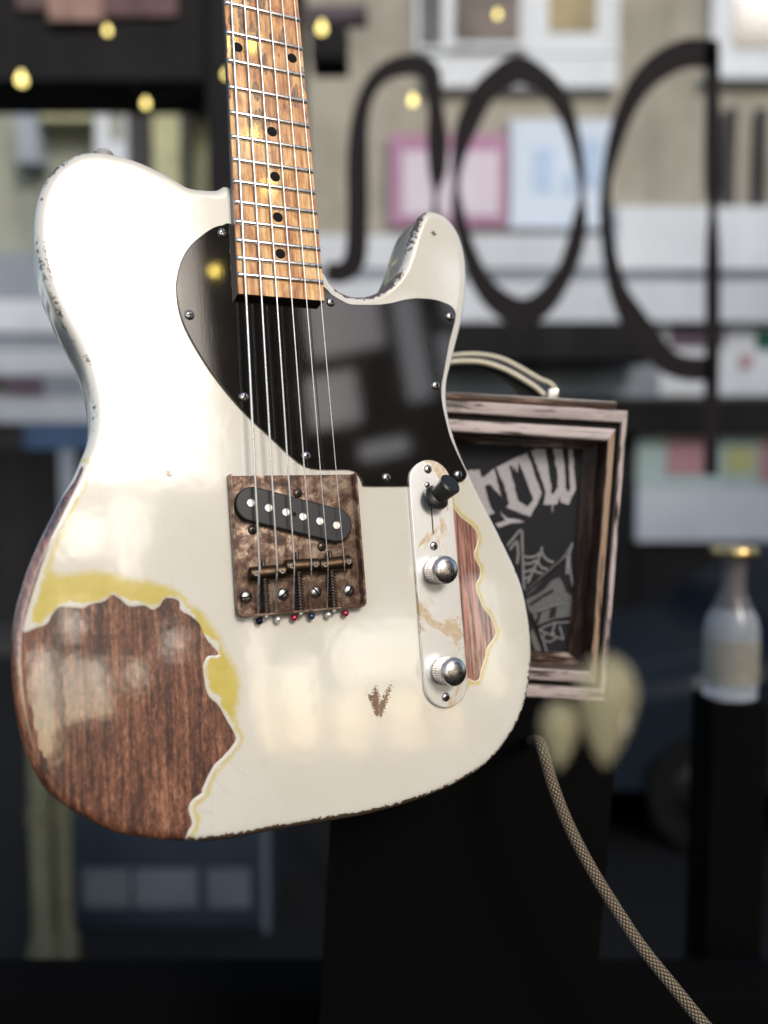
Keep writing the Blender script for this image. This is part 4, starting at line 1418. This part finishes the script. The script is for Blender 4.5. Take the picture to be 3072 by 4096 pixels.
# parked navy car at the lower right
def car():
    root = empty('parked_car', Matrix.Translation((0.9, 3.9, 0.0)), 'dark blue parked car seen side-on at the lower right', 'car')
    side = [(0.0, 0.42), (0.02, 0.30), (0.25, 0.22), (3.9, 0.22), (4.12, 0.34), (4.15, 0.70), (4.05, 0.92), (3.35, 1.0), (2.95, 1.36), (2.4, 1.46), (1.75, 1.45), (1.2, 1.18), (0.95, 0.98), (0.25, 0.86), (0.03, 0.70)]
    P = spline(side, 0.06)
    N = normals(P if area(P) > 0 else P[::-1])
    if area(P) < 0:
        P = P[::-1]
    v, f = [], []
    lv = [(0.10, 0.0), (0.03, 0.03), (0.0, 0.10), (0.0, 1.58), (0.03, 1.65), (0.10, 1.68)]
    for ins, y in lv:
        for q, nn in zip(P, N):
            up = max(0, q[1] - 0.92) * 0.28
            yy = y + (up if y < 0.8 else -up)
            v.append((q[0] - nn[0] * ins, yy, q[1] - nn[1] * ins))
    n = len(P)
    for k in range(len(lv) - 1):
        for i in range(n):
            j = (i + 1) % n
            f.append((k * n + i, (k + 1) * n + i, (k + 1) * n + j, k * n + j))
    f += [tuple(range(n)), tuple(reversed(range((len(lv) - 1) * n, len(lv) * n)))]
    navy = plain('car_navy_paint', (0.006, 0.013, 0.022), 0.6, 0.0, 0.2, 3, coat=0.06)
    mesh('car_body', v, f, navy, root, True, 40)
    glass = gloss_black('car_glass', (0.014, 0.015, 0.017), 0.3, 1.3)
    for pts in ([(1.12, 1.0), (1.40, 1.22), (1.78, 1.37), (1.98, 1.38), (1.98, 1.0)], [(2.06, 1.0), (2.06, 1.38), (2.45, 1.38), (2.85, 1.27), (3.05, 1.02)]):
        vv = [(x, -0.012 + (z - 0.92) * 0.28, z) for x, z in pts] + [(x, 0.02 + (z - 0.92) * 0.28, z) for x, z in pts]
        k = len(pts)
        mesh('side_window', vv, [tuple(reversed(range(k))), tuple(range(k, 2 * k))] + [(i, (i + 1) % k, k + (i + 1) % k, k + i) for i in range(k)], glass, root, False)
    tyre = plain('tyre_rubber', (0.008, 0.008, 0.008), 0.8)
    rimm = metal('alloy_rim', (0.06, 0.06, 0.065), 0.35, 0.3)
    for wx in (0.72, 3.32):
        for wy, sgn in ((0.09, 1), (1.59, -1)):
            Mx = Matrix.Translation((wx, wy, 0.315)) @ Matrix.Rotation(math.radians(90 * sgn), 4, 'X')
            w = MB().lathe([(0.20, -0.09), (0.30, -0.09), (0.315, -0.06), (0.315, 0.07), (0.295, 0.10), (0.20, 0.10)], 32, Mx).build('wheel', tyre, root, True, 40)
            MB().lathe([(0.20, 0.085), (0.17, 0.105), (0.06, 0.095), (0.01, 0.115)], 24, Mx).build('rim', rimm, w, True, 40)
    hl = plain('lamp_lens', (0.26, 0.22, 0.21), 0.2)
    for x, z in ((0.10, 0.62), (3.96, 0.72)):
        MB().box((x, -0.014, z), (x + 0.22, 0.03, z + 0.10), 0.012).build('headlight', hl, root)
    MB().box((1.45, -0.03, 0.86), (1.62, -0.001, 0.89), 0.006).build('door_handle', rimm, root)
    MB().box((1.10, -0.16, 0.98), (1.26, -0.01, 1.09), 0.02).build('wing_mirror', navy, root)
    return root


car()

# ground
def ground_mat(name, col, sc):
    t = NT(name)
    a = t.noise(t.obj(), sc, 6, 0.7)
    b = t.noise(t.obj(), sc * 60, 2, 0.6)
    s = t.math('ADD', t.math('MULTIPLY', a, 0.6), t.math('MULTIPLY', b, 0.4))
    t.set(Base_Color=t.mix(s, [c * 0.6 for c in col], [c * 1.4 for c in col]), Roughness=0.8, Specular_IOR_Level=0.25, Normal=t.bump(b, 0.4, 0.004))
    return t.m


W_ROAD = ground_mat('dark_asphalt', (0.007, 0.007, 0.0075), 0.8)
o = MB().box((-60, -40, -0.3), (60, 60, 0.0)).build('road', W_ROAD, None, False)
tag(o, kind='structure')
o = MB().box((-30, 7.9, -0.1), (30, 9.6, 0.13), 0.02).build('pavement', ground_mat('grey_paving', (0.035, 0.035, 0.036), 1.2), None)
tag(o, kind='structure')

# ================================================================== shop window with its lettering, seen from behind the glass
YW = 2.6
win = empty('shop_window', Matrix.Translation((0, YW, 1.0)), 'clear shop window pane with large dark rounded lettering, seen from behind', 'window')
t = NT('clear_window_glass')
tr = t.n('ShaderNodeBsdfTransparent')
tr.inputs[0].default_value = (0.955, 0.962, 0.96, 1)
t.link(tr.outputs[0], t.out.inputs['Surface'])
t.t.nodes.remove(t.b)
o = MB().box((-1.5, 0.0, -0.9), (1.5, 0.006, 2.6)).build('pane', t.m, win, False)
M_LETTER = plain('dark_brown_letter_paint', (0.014, 0.011, 0.012), 0.7, 0, 0.3, 20)


def ribbon(pts, closed=False, name='letter'):
    """pts: (x, y, width) in the picture"""
    P = spline([(*on_y(x, y, YW - 0.004)[:], 1.22 * w / F * YW) for x, y, w in pts], 0.006, closed)
    c2 = P[:, [0, 2]]
    d = (np.roll(c2, -1, 0) - np.roll(c2, 1, 0)) if closed else np.gradient(c2, axis=0)
    d /= np.linalg.norm(d, axis=1, keepdims=True)
    nn = np.stack([-d[:, 1], d[:, 0]], 1)
    w = P[:, 3:4] / 2
    v = []
    for yy in (-0.004, -0.0006):
        for s in (1, -1):
            for q in c2 + nn * w * s:
                v.append((q[0], yy, q[1] - 1.0))
    n = len(P)
    f = []
    for i in range(n if closed else n - 1):
        j = (i + 1) % n
        f += [(i, n + i, n + j, j), (2 * n + i, 2 * n + j, 3 * n + j, 3 * n + i), (i, j, 2 * n + j, 2 * n + i), (n + i, 3 * n + i, 3 * n + j, n + j)]
    if not closed:
        f += [(0, 2 * n, 3 * n, n), (n - 1, 2 * n - 1, 4 * n - 1, 3 * n - 1)]
    return mesh(name, v, f, M_LETTER, win, False)


def c2s(L):
    return [(1536 + x / 1.08, y / 1.08, w / 1.08) for x, y, w in L]


ribbon(c2s([(575, 300, 92), (480, 355, 84), (425, 410, 80), (360, 540, 76), (322, 680, 46), (312, 800, 24), (318, 900, 40), (345, 1030, 52), (400, 1180, 66), (480, 1290, 84), (590, 1350, 98), (690, 1305, 84),
            (780, 1180, 64), (825, 1060, 62), (846, 950, 50), (853, 850, 20), (845, 720, 34), (815, 570, 46), (765, 440, 64), (680, 345, 76)]), True)
ribbon(c2s([(1440, 232, 92), (1380, 228, 96), (1300, 232, 96), (1190, 285, 90), (1100, 375, 76), (1035, 500, 64), (992, 640, 52), (963, 780, 34), (958, 900, 42), (965, 1020, 46), (985, 1150, 54), (1020, 1270, 68),
            (1080, 1380, 90), (1150, 1480, 92), (1225, 1560, 86), (1315, 1592, 84), (1420, 1592, 84)]))
ribbon(c2s([(1418, 190, 52), (1420, 400, 50), (1421, 780, 56), (1421, 905, 30), (1421, 1000, 40), (1421, 1150, 52), (1420, 1450, 50), (1416, 1700, 50), (1412, 2055, 50)]), name='letter_stem')
k = 1.8517
ribbon([(x * k, y * k, w * k) for x, y, w in [(704, 588, 34), (740, 588, 36), (766, 560, 38), (772, 480, 36), (772, 360, 36), (776, 270, 30), (792, 205, 26), (822, 162, 28), (865, 142, 34), (905, 142, 34), (930, 160, 34), (940, 230, 26), (945, 300, 36), (945, 370, 30), (941, 420, 9), (940, 480, 14), (938, 600, 20)]])

# black inner ledge along the bottom
p = on_y(1536, 3985, 0.95)
o = MB().box((-1.6, 0.95, p.z - 0.35), (1.6, 1.03, p.z), 0.01).build('window_ledge', M_BLACK, None)
tag(o, kind='structure')

# ================================================================== fairy lights
fl = empty('fairy_lights', None, 'string of small warm yellow fairy lights hung across the window', 'string lights')
M_BULB = plain('warm_bulb', (0.75, 0.62, 0.25), 0.3, emit=((1.0, 0.80, 0.26), 2.6))
M_WIRE = plain('dark_wire', (0.02, 0.03, 0.02), 0.5)
FL = [(-250, 250), (86, 322), (430, 125), (583, 417), (905, 300), (1287, 116), (1652, 405), (1990, 60), (2350, -250)]
YF = 3.4
W = [Vector(q) for q in spline([on_y(x, y - 22, YF)[:] for x, y in FL], 0.03, False)]
MB().tube(W, 0.0012, 6).build('wire', M_WIRE, fl, True, 80)
for i, (x, y) in enumerate(FL):
    if x < 0 or y < 0:
        continue
    q = on_y(x, y, YF)
    r = (0.020, 0.013, 0.014, 0.012, 0.018, 0.016, 0.012)[i - 1]
    o = MB().lathe([(r * .35, r * 1.7), (r * .4, r * 1.2), (r * .8, r * .7), (r, 0), (r * .75, -r * .7), (r * .1, -r)], 16).build('bulb', M_BULB, fl, True, 60)
    o.location = q

# ================================================================== bottle on a narrow black pedestal at the right
ZBOT = 1.15
top = at(2936, 2186, ZBOT)
bot = at(2936, 2800, ZBOT)
H = top.z - bot.z
bottle = empty('glass_bottle', Matrix.Translation((top.x, top.y, bot.z)), 'clear glass bottle with a gold cap and faint cream label, right of the case', 'bottle')
t = NT('smoky_glass')
f = t.noise(t.obj(), 30, 3, 0.5)
t.set(Base_Color=t.mix(f, (0.62, 0.68, 0.76), (0.80, 0.85, 0.90)), Roughness=0.15, Transmission_Weight=0.6, Alpha=0.7, IOR=1.45)
KB = ZBOT / 0.86
MB().lathe([(0.001, 0), (KB * 0.024, 0), (KB * 0.028, 0.004), (KB * 0.0285, H * .45), (KB * 0.026, H * .53), (KB * 0.018, H * .62), (KB * 0.0125, H * .70), (KB * 0.0122, H * .93), (KB * 0.0135, H * .935)], 40).build('bottle_body', t.m, bottle, True, 50)
t2 = NT('brown_neck_sleeve')
t2.set(Base_Color=t2.mix(t2.noise(t2.obj(), 60, 3, 0.5), (0.06, 0.045, 0.045), (0.16, 0.13, 0.13)), Roughness=0.15, Alpha=0.6)
MB().lathe([(KB * 0.0205, H * .60), (KB * 0.0150, H * .69), (KB * 0.0140, H * .72), (KB * 0.0138, H * .905)], 36, None, False, False).build('neck_sleeve', t2.m, bottle, True, 50)
t3 = plain('tan_label', (0.34, 0.30, 0.20), 0.6, 0, 0.6, 45)
t3.node_tree.nodes['Principled BSDF'].inputs['Alpha'].default_value = 0.45
MB().lathe([(KB * 0.0290, H * .12), (KB * 0.0290, H * .40)], 40, None, False, False).build('label_band', t3, bottle, True, 50)
kn = MB()
kn.lathe([(KB * 0.0235, H * .935), (KB * 0.0245, H * .945), (KB * 0.0245, H * .985), (KB * 0.0225, H)], 40)
kn.build('cap', metal('gold_cap', (0.62, 0.46, 0.20), 0.3, 0.5), bottle, True, 40)
ped = MB().box((-0.04, -0.04, -0.95), (0.04, 0.04, -0.0005), 0.003).build('bottle_pedestal', M_BLACK)
ped.location = bottle.matrix_world.translation
tag(ped, 'narrow black pedestal under the glass bottle', 'stand')

# ================================================================== pale yellow drop shapes added for blurred reflections over the case's lower corner
t = NT('pale_yellow_reflection')
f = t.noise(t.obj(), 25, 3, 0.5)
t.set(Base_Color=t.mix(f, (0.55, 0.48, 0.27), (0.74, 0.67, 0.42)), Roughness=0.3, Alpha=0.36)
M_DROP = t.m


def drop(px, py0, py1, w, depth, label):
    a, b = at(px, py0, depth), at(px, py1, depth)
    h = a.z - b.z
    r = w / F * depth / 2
    root = empty('reflection_drop', Matrix.Translation(b), label, 'reflection', 'drop-shaped reflections')
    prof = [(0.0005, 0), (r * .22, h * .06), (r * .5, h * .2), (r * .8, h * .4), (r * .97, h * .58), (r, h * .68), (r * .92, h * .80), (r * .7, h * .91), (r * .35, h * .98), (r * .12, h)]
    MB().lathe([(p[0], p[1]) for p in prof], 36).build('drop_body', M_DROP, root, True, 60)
    MB().lathe([(r * .13, h), (r * .13, h * 1.05), (r * .02, h * 1.06)], 16).build('drop_tip', M_WIRE, root, True, 60)


drop(2420, 2610, 3065, 235, 0.235, 'larger pale yellow drop standing in for a blurred reflection over the lower right corner of the case')
drop(2235, 2800, 3075, 150, 0.24, 'smaller pale yellow drop standing in for a blurred reflection between guitar body and larger drop')


# ================================================================== unseen dark walls and bulbs, added to shape the reflections in the guitar's lacquer
def mirror(px, py, z, dist=None, wall=None):
    """where the glossy face of the guitar, at height z, sends the sight line through a pixel: a point DIST metres on, or on a wall (point, normal)"""
    x, y = gp(px, py, z)
    o = guitar.matrix_world @ Vector(G(x, y, z))
    n = (guitar.matrix_world.to_3x3() @ Vector((0, 0, 1))).normalized()
    d = ray(px, py).normalized()
    r = d - 2 * d.dot(n) * n
    if wall is not None:
        dist = (wall[0] - o).dot(wall[1]) / r.dot(wall[1])
    return o + r * dist


def reflection_wall(name, label, az, D, u0, u1, ztop, px_holes, col):  # added unseen wall, its openings shaped for the guitar's reflections
    az = math.radians(az)
    ctr = Vector((math.sin(az) * D, -math.cos(az) * D, 0))
    root = empty(name, Matrix.Translation(ctr) @ Matrix.Rotation(az, 4, 'Z'), label, 'building')
    inv = root.matrix_world.inverted()
    nrm = root.matrix_world.to_3x3() @ Vector((0, 1, 0))
    dk = wall_mat(name + '_dark', col, 0.3)
    holes = []
    for x0, y0, x1, y1 in px_holes:
        a, b = inv @ mirror((x0 + x1) / 2, y0, ZB, wall=(ctr, nrm)), inv @ mirror((x0 + x1) / 2, y1, ZB, wall=(ctr, nrm))
        c, d = inv @ mirror(x0, (y0 + y1) / 2, ZB, wall=(ctr, nrm)), inv @ mirror(x1, (y0 + y1) / 2, ZB, wall=(ctr, nrm))
        holes.append((min(c.x, d.x), max(c.x, d.x), min(a.z, b.z), max(a.z, b.z)))
    us = sorted({u0, u1} | {min(max(h[k], u0), u1) for h in holes for k in (0, 1)})
    zs = sorted({0.0, ztop} | {min(max(h[k], 0.0), ztop) for h in holes for k in (2, 3)})
    for a, b in zip(us[:-1], us[1:]):
        run = None
        for c, d in list(zip(zs[:-1], zs[1:])) + [(None, None)]:
            solid = c is not None and not any(h[0] <= (a + b) / 2 <= h[1] and h[2] <= (c + d) / 2 <= h[3] for h in holes)
            if solid:
                run = (run[0], d) if run else (c, d)
            elif run:
                MB().box((a, 0, run[0]), (b, 0.15, run[1])).build('wall_panel', dk, root, False)
                run = None


reflection_wall('pickguard_reflection_wall', 'unseen dark wall with openings added to shape reflections in the black pickguard', 57, 12.0, -3.75, 7.0, 12.5,
              [(1225, 1150, 1530, 1430), (1600, 1180, 1700, 1620), (1760, 1330, 1830, 1560), (1230, 1490, 1440, 1720), (1760, 1000, 1900, 1290),
               (960, 2480, 1090, 3010), (1125, 2640, 1290, 3010), (1340, 2480, 1720, 2730), (1340, 2770, 1490, 3010), (1530, 2750, 1720, 3010), (1760, 2620, 1830, 3010), (1440, 1760, 1640, 1840), (1100, 2010, 1240, 2330), (1900, 2300, 2000, 2800)], (0.014, 0.012, 0.010))
reflection_wall('wood_reflection_wall', 'low unseen dark wall with openings added to shape reflections in the bare wood patch', 25, 10.0, -2.2, 2.75, 5.6,
              [(110, 2600, 225, 3060), (268, 2640, 330, 2890), (352, 2640, 430, 2870), (245, 2050, 420, 2240), (655, 2520, 722, 2630), (505, 2640, 575, 2750), (455, 2000, 540, 2330), (250, 2420, 335, 2550), (560, 2000, 600, 2200)], (0.014, 0.012, 0.010))

fm = empty('fairy_lights', None, 'unseen string of bulbs added to put yellow glints in the fretboard', 'string lights')  # unseen string, added for glints on fretboard and pickguard
ML = [(700, 900, 0.0), (915, 170, 0.0), (1012, 182, 0.0), (1010, 540, 0.0), (1072, 748, 0.0), (858, 1085, ZB + 1.8), (960, 1500, ZB + 1.8)]
M_GLINT_BULB = plain('glint_bulb', (0.75, 0.62, 0.25), 0.3, emit=((1.0, 0.74, 0.16), 110.0))
mp = [mirror(x, y, z, 1.7) for x, y, z in ML]
MB().tube([Vector(q) for q in spline([(p + Vector((0, 0, 0.02)))[:] for p in mp], 0.03, False)], 0.0012, 6).build('wire', M_WIRE, fm, True, 80)
for p in mp[1:-1]:
    r = 0.0055 if p is mp[-2] else 0.012
    o = MB().lathe([(r * .35, r * 1.7), (r * .4, r * 1.2), (r * .8, r * .7), (r, 0), (r * .75, -r * .7), (r * .1, -r)], 16).build('bulb', M_GLINT_BULB, fm, True, 60)
    o.location = p
